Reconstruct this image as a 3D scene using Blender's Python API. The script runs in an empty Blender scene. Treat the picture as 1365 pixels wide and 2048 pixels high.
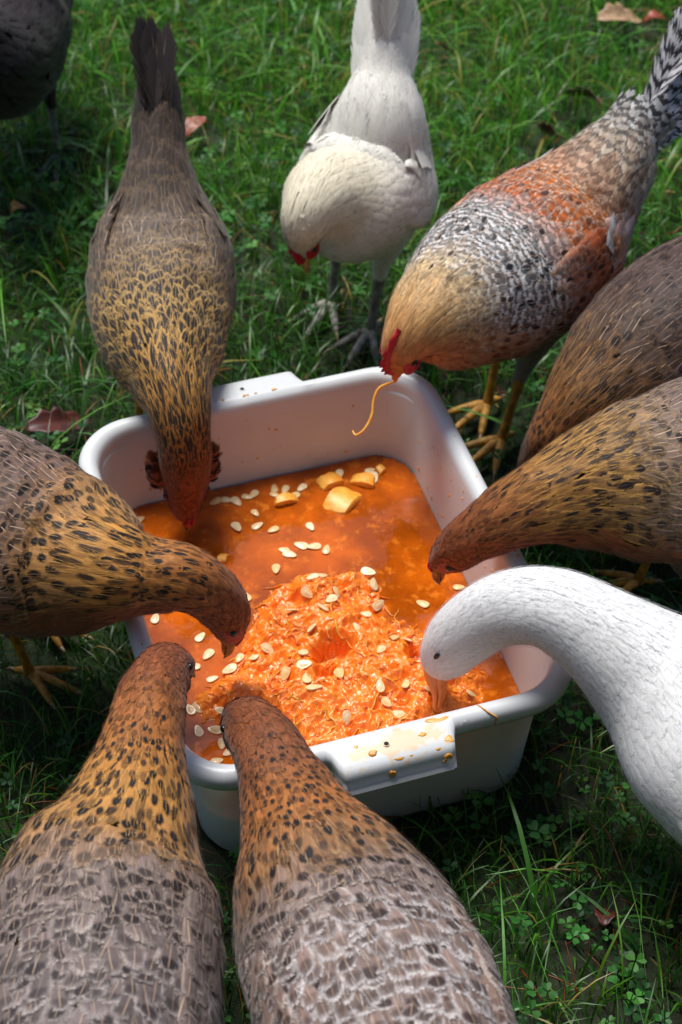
import bpy, math, random
import numpy as np
from mathutils import Vector, Matrix

# ------------------------------------------------------------------ camera, sky, sun, exposure
scene = bpy.context.scene
cam_data = bpy.data.cameras.new('camera')
cam = bpy.data.objects.new('camera', cam_data)
scene.collection.objects.link(cam)
scene.camera = cam
cam.location = (0, 0, 1.58)
cam.rotation_euler = (math.radians(90 - 45.93), 0, 0)
cam_data.sensor_fit = 'VERTICAL'
cam_data.sensor_height = 36
cam_data.lens = 62.53
cam_data.clip_end = 500
cam_data.dof.use_dof = True
cam_data.dof.focus_distance = 1.72
cam_data.dof.aperture_fstop = 7.0

SUN_EL, SUN_AZ = math.radians(68), math.radians(-28)     # azimuth measured from +Y towards +X
world = bpy.data.worlds.new('World')
scene.world = world
world.use_nodes = True
wn = world.node_tree
sky = wn.nodes.new('ShaderNodeTexSky')
sky.sky_type = 'NISHITA'
sky.sun_disc = False
sky.sun_elevation = SUN_EL
sky.sun_rotation = SUN_AZ
sky.air_density = 0.8
sky.dust_density = 1.5
sky.ozone_density = 1.0
wn.links.new(sky.outputs[0], wn.nodes['Background'].inputs[0])
wn.nodes['Background'].inputs[1].default_value = 0.06
sun_data = bpy.data.lights.new('sun', 'SUN')
sun_data.energy = 2.1
sun_data.angle = math.radians(26)
sun_data.color = (1, 0.97, 0.93)
sun = bpy.data.objects.new('sun', sun_data)
scene.collection.objects.link(sun)
sd = Vector((math.sin(SUN_AZ) * math.cos(SUN_EL), math.cos(SUN_AZ) * math.cos(SUN_EL), math.sin(SUN_EL)))
sun.rotation_euler = (-sd).to_track_quat('-Z', 'Y').to_euler()
sun.location = sd * 6
scene.view_settings.view_transform = 'Standard'
scene.view_settings.look = 'None'
scene.view_settings.gamma = 1
scene.view_settings.exposure = 1.0
scene.cycles.use_denoising = True
scene.cycles.max_bounces = 6
scene.cycles.transparent_max_bounces = 12
scene.cycles.diffuse_bounces = 3

rng = np.random.default_rng(11)
random.seed(5)
COL = scene.collection

# BEGIN TABLES
CTRL = {
    'A': [(-0.189, 0.529, 0.330, 0.045, 0.040), (-0.196, 0.623, 0.290, 0.090, 0.080), (-0.198, 0.736, 0.270, 0.096, 0.090), (-0.197, 0.820, 0.275, 0.090, 0.088), (-0.185, 0.876, 0.286, 0.062, 0.065), (-0.179, 0.927, 0.295, 0.042, 0.046), (-0.175, 0.970, 0.300, 0.033, 0.037), (-0.171, 1.012, 0.298, 0.030, 0.032), (-0.164, 1.044, 0.288, 0.024, 0.026), (-0.156, 1.060, 0.272, 0.017, 0.020), (-0.150, 1.067, 0.258, 0.009, 0.011)],
    'B': [(0.077, 0.518, 0.330, 0.045, 0.040), (0.061, 0.606, 0.300, 0.085, 0.080), (0.035, 0.688, 0.285, 0.094, 0.090), (0.007, 0.762, 0.280, 0.092, 0.090), (-0.019, 0.826, 0.285, 0.073, 0.075), (-0.037, 0.873, 0.290, 0.050, 0.055), (-0.054, 0.916, 0.295, 0.036, 0.039), (-0.066, 0.949, 0.295, 0.030, 0.032), (-0.079, 0.978, 0.287, 0.026, 0.028), (-0.091, 0.996, 0.270, 0.020, 0.022), (-0.101, 1.002, 0.250, 0.010, 0.012)],
    'C': [(-0.545, 1.266, 0.360, 0.040, 0.035), (-0.479, 1.295, 0.290, 0.085, 0.080), (-0.396, 1.283, 0.250, 0.096, 0.092), (-0.327, 1.258, 0.235, 0.096, 0.090), (-0.272, 1.230, 0.240, 0.080, 0.078), (-0.227, 1.197, 0.260, 0.052, 0.053), (-0.191, 1.190, 0.260, 0.036, 0.038), (-0.156, 1.187, 0.258, 0.031, 0.034), (-0.130, 1.186, 0.235, 0.026, 0.029), (-0.117, 1.185, 0.205, 0.020, 0.024), (-0.115, 1.187, 0.178, 0.013, 0.016), (-0.118, 1.188, 0.158, 0.007, 0.008)],
    'D': [(-0.220, 1.812, 0.345, 0.030, 0.030), (-0.220, 1.770, 0.302, 0.050, 0.042), (-0.219, 1.739, 0.266, 0.074, 0.062), (-0.216, 1.682, 0.235, 0.084, 0.078), (-0.210, 1.604, 0.230, 0.076, 0.073), (-0.194, 1.512, 0.250, 0.049, 0.050), (-0.181, 1.457, 0.250, 0.035, 0.036), (-0.175, 1.435, 0.228, 0.030, 0.032), (-0.174, 1.426, 0.195, 0.028, 0.030), (-0.176, 1.423, 0.158, 0.025, 0.027), (-0.177, 1.421, 0.128, 0.019, 0.022), (-0.179, 1.419, 0.105, 0.011, 0.013)],
    'E': [(0.053, 1.927, 0.370, 0.035, 0.035), (0.048, 1.892, 0.335, 0.058, 0.052), (0.041, 1.884, 0.285, 0.076, 0.072), (0.029, 1.857, 0.255, 0.086, 0.083), (0.008, 1.818, 0.260, 0.080, 0.078), (-0.017, 1.784, 0.285, 0.058, 0.058), (-0.032, 1.751, 0.300, 0.041, 0.043), (-0.041, 1.733, 0.295, 0.032, 0.034), (-0.045, 1.738, 0.270, 0.023, 0.026), (-0.044, 1.744, 0.247, 0.015, 0.018), (-0.043, 1.746, 0.230, 0.008, 0.010)],
    'F': [(0.348, 1.802, 0.370, 0.035, 0.035), (0.317, 1.768, 0.340, 0.055, 0.052), (0.273, 1.733, 0.300, 0.080, 0.076), (0.223, 1.682, 0.280, 0.096, 0.090), (0.174, 1.636, 0.275, 0.093, 0.090), (0.133, 1.587, 0.285, 0.072, 0.076), (0.105, 1.547, 0.300, 0.053, 0.058), (0.086, 1.519, 0.305, 0.039, 0.043), (0.073, 1.505, 0.295, 0.027, 0.030), (0.067, 1.503, 0.275, 0.019, 0.022), (0.065, 1.503, 0.258, 0.010, 0.012)],
    'G': [(0.535, 1.302, 0.360, 0.040, 0.035), (0.485, 1.333, 0.310, 0.080, 0.075), (0.421, 1.345, 0.270, 0.096, 0.090), (0.358, 1.337, 0.255, 0.096, 0.090), (0.304, 1.326, 0.255, 0.082, 0.080), (0.255, 1.310, 0.260, 0.060, 0.062), (0.214, 1.293, 0.262, 0.044, 0.044), (0.178, 1.283, 0.250, 0.034, 0.035), (0.148, 1.282, 0.225, 0.027, 0.029), (0.124, 1.286, 0.195, 0.022, 0.024), (0.110, 1.292, 0.170, 0.014, 0.016), (0.107, 1.292, 0.155, 0.007, 0.009)],
    'H': [(0.536, 1.605, 0.360, 0.040, 0.035), (0.471, 1.597, 0.310, 0.080, 0.070), (0.404, 1.565, 0.270, 0.093, 0.088), (0.338, 1.523, 0.250, 0.086, 0.082), (0.291, 1.485, 0.235, 0.062, 0.062), (0.261, 1.467, 0.210, 0.042, 0.042), (0.242, 1.468, 0.170, 0.032, 0.032), (0.232, 1.477, 0.125, 0.025, 0.026), (0.229, 1.488, 0.085, 0.017, 0.019), (0.227, 1.496, 0.060, 0.008, 0.010)],
    'I': [(0.539, 0.848, 0.210, 0.040, 0.030), (0.483, 0.912, 0.200, 0.095, 0.075), (0.418, 0.984, 0.200, 0.115, 0.090), (0.353, 1.038, 0.215, 0.105, 0.090), (0.300, 1.078, 0.240, 0.068, 0.068), (0.252, 1.105, 0.265, 0.049, 0.050), (0.209, 1.128, 0.277, 0.041, 0.042), (0.173, 1.145, 0.264, 0.037, 0.038), (0.143, 1.155, 0.235, 0.035, 0.036), (0.120, 1.159, 0.200, 0.031, 0.034), (0.106, 1.160, 0.165, 0.023, 0.027), (0.102, 1.159, 0.143, 0.012, 0.015)],
    'J': [(-0.484, 2.520, 0.400, 0.035, 0.030), (-0.490, 2.470, 0.340, 0.070, 0.060), (-0.496, 2.405, 0.280, 0.097, 0.088), (-0.494, 2.302, 0.250, 0.102, 0.096), (-0.485, 2.211, 0.240, 0.096, 0.094), (-0.474, 2.124, 0.270, 0.068, 0.072), (-0.495, 2.075, 0.330, 0.045, 0.047), (-0.528, 2.062, 0.360, 0.030, 0.032), (-0.546, 2.041, 0.365, 0.020, 0.022), (-0.560, 2.033, 0.355, 0.010, 0.012)],
}
BEAK = {'A': (-0.140, 1.072, 0.245), 'B': (-0.108, 1.003, 0.228), 'C': (-0.123, 1.190, 0.130), 'D': (-0.180, 1.418, 0.084), 'E': (-0.041, 1.745, 0.200), 'F': (0.062, 1.501, 0.240), 'G': (0.108, 1.293, 0.130), 'H': (0.227, 1.498, 0.040), 'I': (0.101, 1.144, 0.105), 'J': (-0.572, 2.020, 0.345)}
SEEDS = [(-0.238, 1.437), (-0.147, 1.469), (-0.136, 1.471), (-0.124, 1.469), (-0.112, 1.476), (-0.103, 1.481), (-0.079, 1.489), (-0.066, 1.489), (-0.079, 1.480), (-0.055, 1.478), (-0.046, 1.492), (-0.098, 1.428), (-0.101, 1.450), (-0.122, 1.428), (-0.078, 1.423), (-0.045, 1.397), (-0.030, 1.396), (-0.065, 1.390), (-0.017, 1.390), (-0.060, 1.384), (-0.074, 1.362), (-0.105, 1.318), (-0.031, 1.327), (-0.021, 1.335), (-0.038, 1.302), (-0.005, 1.306), (-0.010, 1.290), (0.030, 1.357), (0.028, 1.281), (0.041, 1.302), (-0.032, 1.242), (-0.080, 1.233), (-0.093, 1.215), (-0.109, 1.222), (-0.119, 1.210), (-0.139, 1.201), (-0.158, 1.218), (-0.195, 1.242), (-0.175, 1.236), (-0.206, 1.286), (-0.155, 1.259), (-0.144, 1.236), (-0.040, 1.213), (-0.059, 1.187), (-0.040, 1.195), (-0.036, 1.171), (-0.021, 1.173), (-0.029, 1.157), (-0.002, 1.185), (0.058, 1.243), (0.073, 1.242), (0.043, 1.215), (0.041, 1.160), (0.047, 1.145), (0.059, 1.132), (0.006, 1.123), (0.068, 1.166), (0.094, 1.159), (0.137, 1.170), (0.132, 1.333), (-0.131, 1.133), (-0.149, 1.131), (-0.126, 1.149), (-0.129, 1.093), (-0.116, 1.105), (-0.124, 1.116), (-0.159, 1.159), (-0.152, 1.163), (0.034, 1.520), (0.039, 1.510), (-0.002, 1.515), (-0.020, 1.507), (0.037, 1.332), (0.092, 1.308), (-0.036, 1.428), (-0.019, 1.272), (0.017, 1.254), (-0.053, 1.272)]
MOUND = [(-0.018, -0.005, 0.050, 0.055), (0.018, -0.075, 0.060, 0.060), (-0.066, -0.093, 0.055, 0.045), (0.027, -0.149, 0.070, 0.055), (0.100, -0.116, 0.045, 0.040), (0.039, 0.012, 0.050, 0.028), (-0.111, -0.099, 0.045, 0.020), (-0.047, -0.140, 0.060, 0.050), (0.079, -0.159, 0.045, 0.045)]
PITS = [(0.002, -0.068, 0.018, 0.034), (-0.015, -0.094, 0.011, 0.022), (-0.020, 0.016, 0.020, 0.020), (0.090, -0.095, 0.016, 0.025), (0.039, -0.044, 0.012, 0.012)]
LEAVES = [('tan', 0.459, 2.622, 0.030), ('red', 0.522, 2.633, 0.020), ('red', 0.166, 2.564, 0.015), ('brown', 0.371, 2.371, 0.040), ('dark', 0.312, 2.284, 0.040), ('tan', 0.366, 1.867, 0.030), ('pink', -0.224, 2.327, 0.020), ('dark', -0.360, 1.658, 0.020), ('dark', 0.263, 0.945, 0.015), ('yellow', -0.468, 2.112, 0.020), ('red', -0.127, 2.042, 0.010)]
FEET = {'C': [(-0.349, 1.261)], 'E': [(0.040, 1.855)], 'F': [(0.190, 1.707), (0.204, 1.641)], 'G': [(0.350, 1.400)], 'J': [(-0.429, 2.264)]}
STRAND = [(0.062, 1.503, 0.240), (0.044, 1.501, 0.232), (0.037, 1.491, 0.222), (0.035, 1.479, 0.210), (0.027, 1.467, 0.200), (0.017, 1.462, 0.195), (0.013, 1.468, 0.196)]
CHUNKS = [(0.026, 1.503, 0.030, 0.018), (0.002, 1.471, 0.046, 0.032), (-0.062, 1.471, 0.034, 0.012), (-0.013, 1.501, 0.030, 0.020), (0.048, 1.521, 0.011, 0.010), (-0.135, 1.377, 0.014, 0.010)]
# END TABLES

TUB_C, TUB_YAW = (-0.0298, 1.2858), 0.3018
TUB_L, TUB_W, TUB_H = 0.53, 0.427, 0.197
LIQ = 0.080
cy, sy = math.cos(TUB_YAW), math.sin(TUB_YAW)


def t2w(x, y):
    return TUB_C[0] + cy * x - sy * y, TUB_C[1] + sy * x + cy * y


def w2t(x, y):
    x, y = x - TUB_C[0], y - TUB_C[1]
    return cy * x + sy * y, -sy * x + cy * y


# ------------------------------------------------------------------ small helpers
def lin(c):
    """sRGB 0-255 triple to linear floats"""
    a = np.array(c, float) / 255
    return tuple(np.where(a <= .04045, a / 12.92, ((a + .055) / 1.055) ** 2.4))


def vnoise(x, y, seed=0):
    xi, yi = np.floor(x).astype(np.int64), np.floor(y).astype(np.int64)
    fx, fy = x - xi, y - yi
    fx, fy = fx * fx * (3 - 2 * fx), fy * fy * (3 - 2 * fy)

    def h(a, b):
        n = (a * 374761393 + b * 668265263 + seed * 1442695041) & 0xffffffff
        n = ((n ^ (n >> 13)) * 1274126177) & 0xffffffff
        return ((n ^ (n >> 16)) & 0xffff) / 65535.0
    return (h(xi, yi) * (1 - fx) + h(xi + 1, yi) * fx) * (1 - fy) + (h(xi, yi + 1) * (1 - fx) + h(xi + 1, yi + 1) * fx) * fy


def fbm(x, y, o=4, seed=0):
    v, a, t = 0, 1, 0
    for k in range(o):
        v = v + a * vnoise(x * 2 ** k, y * 2 ** k, seed + k)
        t += a
        a *= .5
    return v / t


def sstep(a, b, x):
    t = np.clip((x - a) / (b - a), 0, 1)
    return t * t * (3 - 2 * t)


def npmesh(name, v, f, mats, uv=None, attrs=None, smooth=True, midx=None):
    """v (N,3), f (M,3|4) int array -> mesh"""
    me = bpy.data.meshes.new(name)
    v = np.asarray(v, np.float32)
    f = np.asarray(f, np.int32)
    k = f.shape[1]
    me.vertices.add(len(v))
    me.vertices.foreach_set('co', v.ravel())
    me.loops.add(f.size)
    me.loops.foreach_set('vertex_index', f.ravel())
    me.polygons.add(len(f))
    me.polygons.foreach_set('loop_start', np.arange(0, f.size, k, dtype=np.int32))
    me.polygons.foreach_set('use_smooth', np.full(len(f), smooth))
    if midx is not None:
        me.polygons.foreach_set('material_index', np.asarray(midx, np.int32))
    if uv is not None:
        l = me.uv_layers.new(name='UVMap')
        l.data.foreach_set('uv', np.asarray(uv, np.float32)[f.ravel()].ravel())
    for n, a in (attrs or {}).items():
        a = np.asarray(a, np.float32)
        if a.shape[1] == 3:
            a = np.concatenate([a, np.ones((len(a), 1), np.float32)], 1)
        at = me.attributes.new(n, 'FLOAT_COLOR', 'POINT')
        at.data.foreach_set('color', a.ravel())
    for m in (mats if isinstance(mats, (list, tuple)) else [mats]):
        me.materials.append(m)
    me.update()
    me.validate()
    return me


def link(name, me, parent=None, kind=None, label=None, cat=None, group=None, loc=None):
    o = bpy.data.objects.new(name, me)
    COL.objects.link(o)
    if parent is not None:
        o.parent = parent
    if loc is not None:
        o.location = loc
    if kind:
        o['kind'] = kind
    if label:
        o['label'] = label
    if cat:
        o['category'] = cat
    if group:
        o['group'] = group
    return o


class MB:
    """collects quads / tris with material indices into one mesh"""
    def __init__(self):
        self.v, self.f, self.m, self.n = [], [], [], 0

    def add(self, v, f, m=0):
        f = np.asarray(f, int)
        if f.shape[1] == 3:
            f = np.concatenate([f, f[:, 2:3]], 1)
        self.v.append(np.asarray(v, float))
        self.f.append(f + self.n)
        self.m += [m] * len(f)
        self.n += len(v)

    def mesh(self, name, mats, base=(0, 0, 0), smooth=True):
        v = np.concatenate(self.v) - np.array(base)
        f = np.concatenate(self.f)
        me = bpy.data.meshes.new(name)
        me.from_pydata(v.tolist(), [], [([a, b, c] if c == d else [a, b, c, d]) for a, b, c, d in f.tolist()])
        me.polygons.foreach_set('material_index', np.array(self.m, np.int32))
        me.polygons.foreach_set('use_smooth', np.full(len(f), smooth))
        for m in (mats if isinstance(mats, (list, tuple)) else [mats]):
            me.materials.append(m)
        me.update()
        return me


def catmull(P, n):
    P = np.asarray(P, float)
    Q = np.concatenate([[2 * P[0] - P[1]], P, [2 * P[-1] - P[-2]]])
    m = len(P) - 1
    t = np.linspace(0, m, n)
    i = np.minimum(t.astype(int), m - 1)
    f = (t - i)[:, None]
    a, b, c, d = Q[i], Q[i + 1], Q[i + 2], Q[i + 3]
    return .5 * (2 * b + (c - a) * f + (2 * a - 5 * b + 4 * c - d) * f * f + (3 * b - a - 3 * c + d) * f ** 3), t


def unit(v):
    v = np.asarray(v, float)
    return v / np.maximum(np.linalg.norm(v, axis=-1, keepdims=True), 1e-9)


def frames(C, ref=None, mid=None):
    """parallel-transported side and up vectors along a curve"""
    T = unit(np.gradient(C, axis=0))
    n = len(C)
    mid = n // 3 if mid is None else mid
    S = np.zeros_like(T)
    s0 = np.cross(T[mid], [0, 0, 1]) if ref is None else np.asarray(ref, float)
    s0 = unit(s0 - T[mid] * (s0 @ T[mid]))
    S[mid] = s0
    for i in range(mid + 1, n):
        s = S[i - 1] - T[i] * (S[i - 1] @ T[i])
        S[i] = unit(s)
    for i in range(mid - 1, -1, -1):
        s = S[i + 1] - T[i] * (S[i + 1] @ T[i])
        S[i] = unit(s)
    return T, S, np.cross(S, T)


def tube(P, r, k=8, n=None, ref=None):
    """closed tube along points with radii (and optional flat ratio)"""
    P = np.asarray(P, float)
    r = np.asarray(r, float)
    if r.ndim == 1:
        r = np.stack([r, r], 1)
    if n:
        X, _ = catmull(np.concatenate([P, r], 1), n)
        P, r = X[:, :3], np.maximum(X[:, 3:], 1e-4)
    T, S, U = frames(P, ref=ref if ref is not None else (unit(np.cross(unit(P[-1] - P[0]), [0.31, 0.2, 0.93]))))
    a = np.linspace(0, 2 * math.pi, k, endpoint=False)
    V = P[:, None] + S[:, None] * (r[:, :1] * np.cos(a))[..., None] + U[:, None] * (r[:, 1:] * np.sin(a))[..., None]
    m = len(P)
    V = V.reshape(-1, 3)
    i, j = np.meshgrid(np.arange(m - 1), np.arange(k), indexing='ij')
    F = np.stack([i * k + j, i * k + (j + 1) % k, (i + 1) * k + (j + 1) % k, (i + 1) * k + j], -1).reshape(-1, 4)
    c0, c1 = len(V), len(V) + 1
    V = np.concatenate([V, [P[0] - T[0] * r[0].min() * .4, P[-1] + T[-1] * r[-1].min() * .6]])
    jj = np.arange(k)
    F0 = np.stack([np.full(k, c0), (jj + 1) % k, jj, jj], 1)
    b = (m - 1) * k
    F1 = np.stack([np.full(k, c1), b + jj, b + (jj + 1) % k, b + (jj + 1) % k], 1)
    return V, np.concatenate([F, F0, F1])


def ellipsoid(c, ax, nu=16, nv=10):
    """ax: 3x3 rows = scaled axes"""
    th = np.linspace(0, math.pi, nv + 1)[:, None]
    ph = np.linspace(0, 2 * math.pi, nu, endpoint=False)[None]
    d = np.stack([np.sin(th) * np.cos(ph), np.sin(th) * np.sin(ph), np.cos(th) + 0 * ph], -1).reshape(-1, 3)
    V = np.asarray(c) + d @ np.asarray(ax)
    i, j = np.meshgrid(np.arange(nv), np.arange(nu), indexing='ij')
    F = np.stack([i * nu + j, (i + 1) * nu + j, (i + 1) * nu + (j + 1) % nu, i * nu + (j + 1) % nu], -1).reshape(-1, 4)
    return V, F


# ------------------------------------------------------------------ materials
class NT:
    def __init__(self, name):
        self.mat = bpy.data.materials.new(name)
        self.mat.use_nodes = True
        self.t = self.mat.node_tree
        self.b = self.t.nodes['Principled BSDF']

    def n(self, kind, **kw):
        nd = self.t.nodes.new('ShaderNode' + kind)
        for k, v in kw.items():
            setattr(nd, k, v)
        return nd

    def set(self, sock, v):
        if isinstance(v, bpy.types.NodeSocket):
            self.t.links.new(v, sock)
        elif isinstance(v, (tuple, list)) and len(v) == 3 and sock.type == 'RGBA':
            sock.default_value = (*v, 1)
        else:
            sock.default_value = v

    def math(self, op, a, b=0.0, c=None, clamp=False):
        nd = self.n('Math', operation=op, use_clamp=clamp)
        self.set(nd.inputs[0], a)
        self.set(nd.inputs[1], b)
        if c is not None:
            self.set(nd.inputs[2], c)
        return nd.outputs[0]

    def smooth(self, x, a, b):
        nd = self.n('MapRange', interpolation_type='SMOOTHSTEP')
        self.set(nd.inputs[0], x)
        nd.inputs[1].default_value, nd.inputs[2].default_value = a, b
        return nd.outputs[0]

    def mix(self, f, a, b):
        nd = self.n('Mix', data_type='RGBA')
        self.set(nd.inputs[0], f)
        self.set(nd.inputs[6], a)
        self.set(nd.inputs[7], b)
        return nd.outputs[2]

    def noise(self, vec, scale, detail=2, rough=.5, dim='3D'):
        nd = self.n('TexNoise', noise_dimensions=dim)
        if vec is not None:
            self.t.links.new(vec, nd.inputs['Vector'])
        nd.inputs['Scale'].default_value = scale
        nd.inputs['Detail'].default_value = detail
        nd.inputs['Roughness'].default_value = rough
        return nd.outputs[0]

    def attr(self, name):
        return self.n('Attribute', attribute_name=name)

    def bump(self, h, strength=.3, dist=.001):
        nd = self.n('Bump')
        nd.inputs['Strength'].default_value = strength
        nd.inputs['Distance'].default_value = dist
        self.t.links.new(h, nd.inputs['Height'])
        self.t.links.new(nd.outputs[0], self.b.inputs['Normal'])

    def p(self, **kw):
        for k, v in kw.items():
            self.set(self.b.inputs[k.replace('_', ' ')], v)


def feather_material():
    m = NT('feather')
    uv = m.n('UVMap').outputs[0]
    sep = m.n('SeparateXYZ')
    m.t.links.new(uv, sep.inputs[0])
    x = m.math('MULTIPLY_ADD', sep.outputs[0], 2, -1)
    v = sep.outputs[1]
    ax = m.math('ABSOLUTE', x)
    fb, fe, fs, fp = (m.attr(n) for n in ('fb', 'fe', 'fs', 'fp'))
    spx = m.n('SeparateColor')
    m.t.links.new(fp.outputs['Color'], spx.inputs[0])
    shaft, bar, rnd = spx.outputs[0], spx.outputs[1], spx.outputs[2]
    # barbs leave the shaft at an angle
    bc = m.math('MULTIPLY_ADD', ax, -.45, v)
    comb = m.n('CombineXYZ')
    m.set(comb.inputs[0], m.math('MULTIPLY', bc, 26))
    m.set(comb.inputs[1], m.math('MULTIPLY', x, 1.2))
    m.set(comb.inputs[2], m.math('MULTIPLY', rnd, 90))
    barb = m.noise(comb.outputs[0], 1.0, 2, .6)
    comb2 = m.n('CombineXYZ')
    m.set(comb2.inputs[0], x)
    m.set(comb2.inputs[1], m.math('MULTIPLY', v, 2))
    m.set(comb2.inputs[2], m.math('MULTIPLY', rnd, 90))
    blot = m.noise(comb2.outputs[0], 2.2, 2, .5)
    wob = m.math('ADD', m.math('MULTIPLY_ADD', barb, .65, -.325), m.math('MULTIPLY_ADD', blot, .6, -.3))
    # distance from the feather's middle towards its rim
    kz = m.math('MULTIPLY', fb.outputs['Alpha'], .5)
    dy = m.math('DIVIDE', m.math('MAXIMUM', m.math('SUBTRACT', v, m.math('SUBTRACT', 1, kz)), 0), kz)
    e = m.math('SQRT', m.math('ADD', m.math('MULTIPLY', x, x), m.math('MULTIPLY', dy, dy)))
    ew = m.math('ADD', e, wob)
    edge = m.math('MULTIPLY', m.smooth(ew, .45, .95), fe.outputs['Alpha'])
    # dark drop near the tip
    sx = m.math('DIVIDE', x, m.math('MULTIPLY_ADD', fp.outputs['Alpha'], -.22, .66))
    ctr = m.math('MULTIPLY_ADD', fp.outputs['Alpha'], .22, .71)
    sv = m.math('DIVIDE', m.math('SUBTRACT', v, ctr), m.math('MULTIPLY_ADD', fp.outputs['Alpha'], .14, .18))
    sd_ = m.math('SQRT', m.math('ADD', m.math('MULTIPLY', sx, sx), m.math('MULTIPLY', sv, sv)))
    spot = m.math('MULTIPLY', m.smooth(m.math('ADD', sd_, wob), 1.3, .65), fs.outputs['Alpha'])
    br = m.math('MULTIPLY', m.smooth(m.math('SINE', m.math('MULTIPLY_ADD', m.math('ADD', m.math('MULTIPLY_ADD', ax, -.12, v), m.math('MULTIPLY', wob, .3)), m.math('MULTIPLY', m.math('MAXIMUM', bar, 1), 17), m.math('MULTIPLY', rnd, 6))), -.25, .35), m.math('MINIMUM', bar, 1))
    base = m.mix(m.math('MULTIPLY', m.math('MULTIPLY_ADD', barb, 1.6, -.5, clamp=True), .35), fb.outputs['Color'], (.02, .014, .01))
    c = m.mix(edge, base, fe.outputs['Color'])
    c = m.mix(m.math('MAXIMUM', spot, br), c, fs.outputs['Color'])
    sh = m.math('MULTIPLY', m.smooth(ax, .075, .02), m.math('MULTIPLY', shaft, m.math('MULTIPLY', m.smooth(v, .9, .78), .85)))
    c = m.mix(sh, c, lin((225, 190, 155)))
    # frayed rim
    fr = m.math('ADD', e, m.math('MULTIPLY_ADD', barb, 1.3, -.65))
    al = m.math('SUBTRACT', 1, m.smooth(fr, .78, 1.06))
    m.p(Base_Color=c, Roughness=.6, Alpha=al)
    m.p(Specular_IOR_Level=.22, Sheen_Weight=.12, Sheen_Roughness=.4)
    m.bump(barb, .25, .0006)
    return m.mat


def simple(name, col, rough=.5, noise_scale=0, col2=None, bump=0, bscale=300, sss=0, spec=.5, coat=0):
    m = NT(name)
    if noise_scale:
        tc = m.n('TexCoord').outputs['Object']
        nz = m.noise(tc, noise_scale, 4, .6)
        m.p(Base_Color=m.mix(m.smooth(nz, .35, .65), col, col2))
    else:
        m.p(Base_Color=col)
    m.p(Roughness=rough, Specular_IOR_Level=spec, Coat_Weight=coat)
    if sss:
        m.p(Subsurface_Weight=sss, Subsurface_Scale=.004)
        m.b.inputs['Subsurface Radius'].default_value = (1, .4, .15)
    if bump:
        tc = m.n('TexCoord').outputs['Object']
        m.bump(m.noise(tc, bscale, 3, .6), bump, .001)
    return m.mat


M = {}
M['feather'] = feather_material()
M['under_brown'] = simple('under_brown', lin((112, 80, 56)), .9)
M['under_white'] = simple('under_white', lin((225, 222, 212)), .9)
M['under_black'] = simple('under_black', lin((24, 21, 21)), .9)
M['leg_yellow'] = simple('leg_yellow', lin((205, 150, 50)), .45, 90, lin((150, 105, 40)), .9, 420)
M['leg_grey'] = simple('leg_grey', lin((150, 145, 135)), .5, 90, lin((95, 92, 85)), .9, 420)
M['leg_dark'] = simple('leg_dark', lin((110, 108, 102)), .5, 90, lin((70, 66, 62)), .9, 420)
M['leg_orange'] = simple('leg_orange', lin((225, 120, 40)), .45, 90, lin((190, 95, 35)), .7, 300)
M['claw'] = simple('claw', lin((160, 135, 105)), .4)
M['comb'] = simple('comb', lin((200, 30, 45)), .45, 200, lin((165, 20, 35)), .5, 600, sss=.2)
M['face_pink'] = simple('face_pink', lin((175, 75, 65)), .55, 250, lin((125, 50, 40)), .6, 700, sss=.15)
M['face_dusky'] = simple('face_dusky', lin((140, 100, 88)), .6, 250, lin((95, 58, 48)), .6, 700)
M['beak_horn'] = simple('beak_horn', lin((150, 105, 60)), .35, 120, lin((100, 66, 40)))
M['beak_yellow'] = simple('beak_yellow', lin((215, 165, 95)), .35, 120, lin((190, 130, 70)))
M['beak_orange'] = simple('beak_orange', lin((235, 120, 35)), .4, 120, lin((200, 95, 30)))
M['bill'] = simple('bill', lin((246, 150, 84)), .38, 90, lin((236, 128, 62)), sss=.2)
M['nail'] = simple('nail', lin((225, 185, 165)), .4)
M['eye'] = simple('eye', (.012, .008, .006), .08)
M['eye_ring'] = simple('eye_ring', lin((170, 80, 30)), .4)


# ------------------------------------------------------------------ ground, grass, clover
def ground_material():
    m = NT('soil')
    tc = m.n('TexCoord').outputs['Object']
    nz = m.noise(tc, 3, 6, .65)
    nz2 = m.noise(tc, 40, 5, .7)
    c = m.mix(m.smooth(nz2, .35, .7), lin((24, 26, 14)), lin((40, 46, 20)))
    c = m.mix(m.smooth(nz, .4, .65), c, lin((38, 60, 20)))
    m.p(Base_Color=c, Roughness=.85)
    m.bump(nz2, .8, .01)
    return m.mat


def blade_material(name, trans=.35, rough=.38):
    m = NT(name)
    a = m.attr('gc')
    tc = m.n('TexCoord').outputs['Object']
    nz = m.noise(tc, 300, 2, .6)
    c = m.mix(m.math('MULTIPLY', nz, .35), a.outputs['Color'], (.01, .02, .004))
    m.p(Base_Color=c, Roughness=rough, Specular_IOR_Level=.5)
    tr = m.n('BsdfTranslucent')
    m.t.links.new(c, tr.inputs[0])
    mx = m.n('MixShader')
    mx.inputs[0].default_value = trans
    m.t.links.new(m.b.outputs[0], mx.inputs[1])
    m.t.links.new(tr.outputs[0], mx.inputs[2])
    m.t.links.new(mx.outputs[0], m.t.nodes['Material Output'].inputs[0])
    return m.mat


def gheight(x, y):
    return .018 * (fbm(x * 5, y * 5, 3, 3) - .5) * np.clip((np.hypot(x, y - 1.3) - .1) * 1.5, 0, 1) - .004


n = 160
gx, gy = np.meshgrid(np.linspace(-2.4, 2.4, n), np.linspace(-.9, 4.6, n), indexing='ij')
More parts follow.
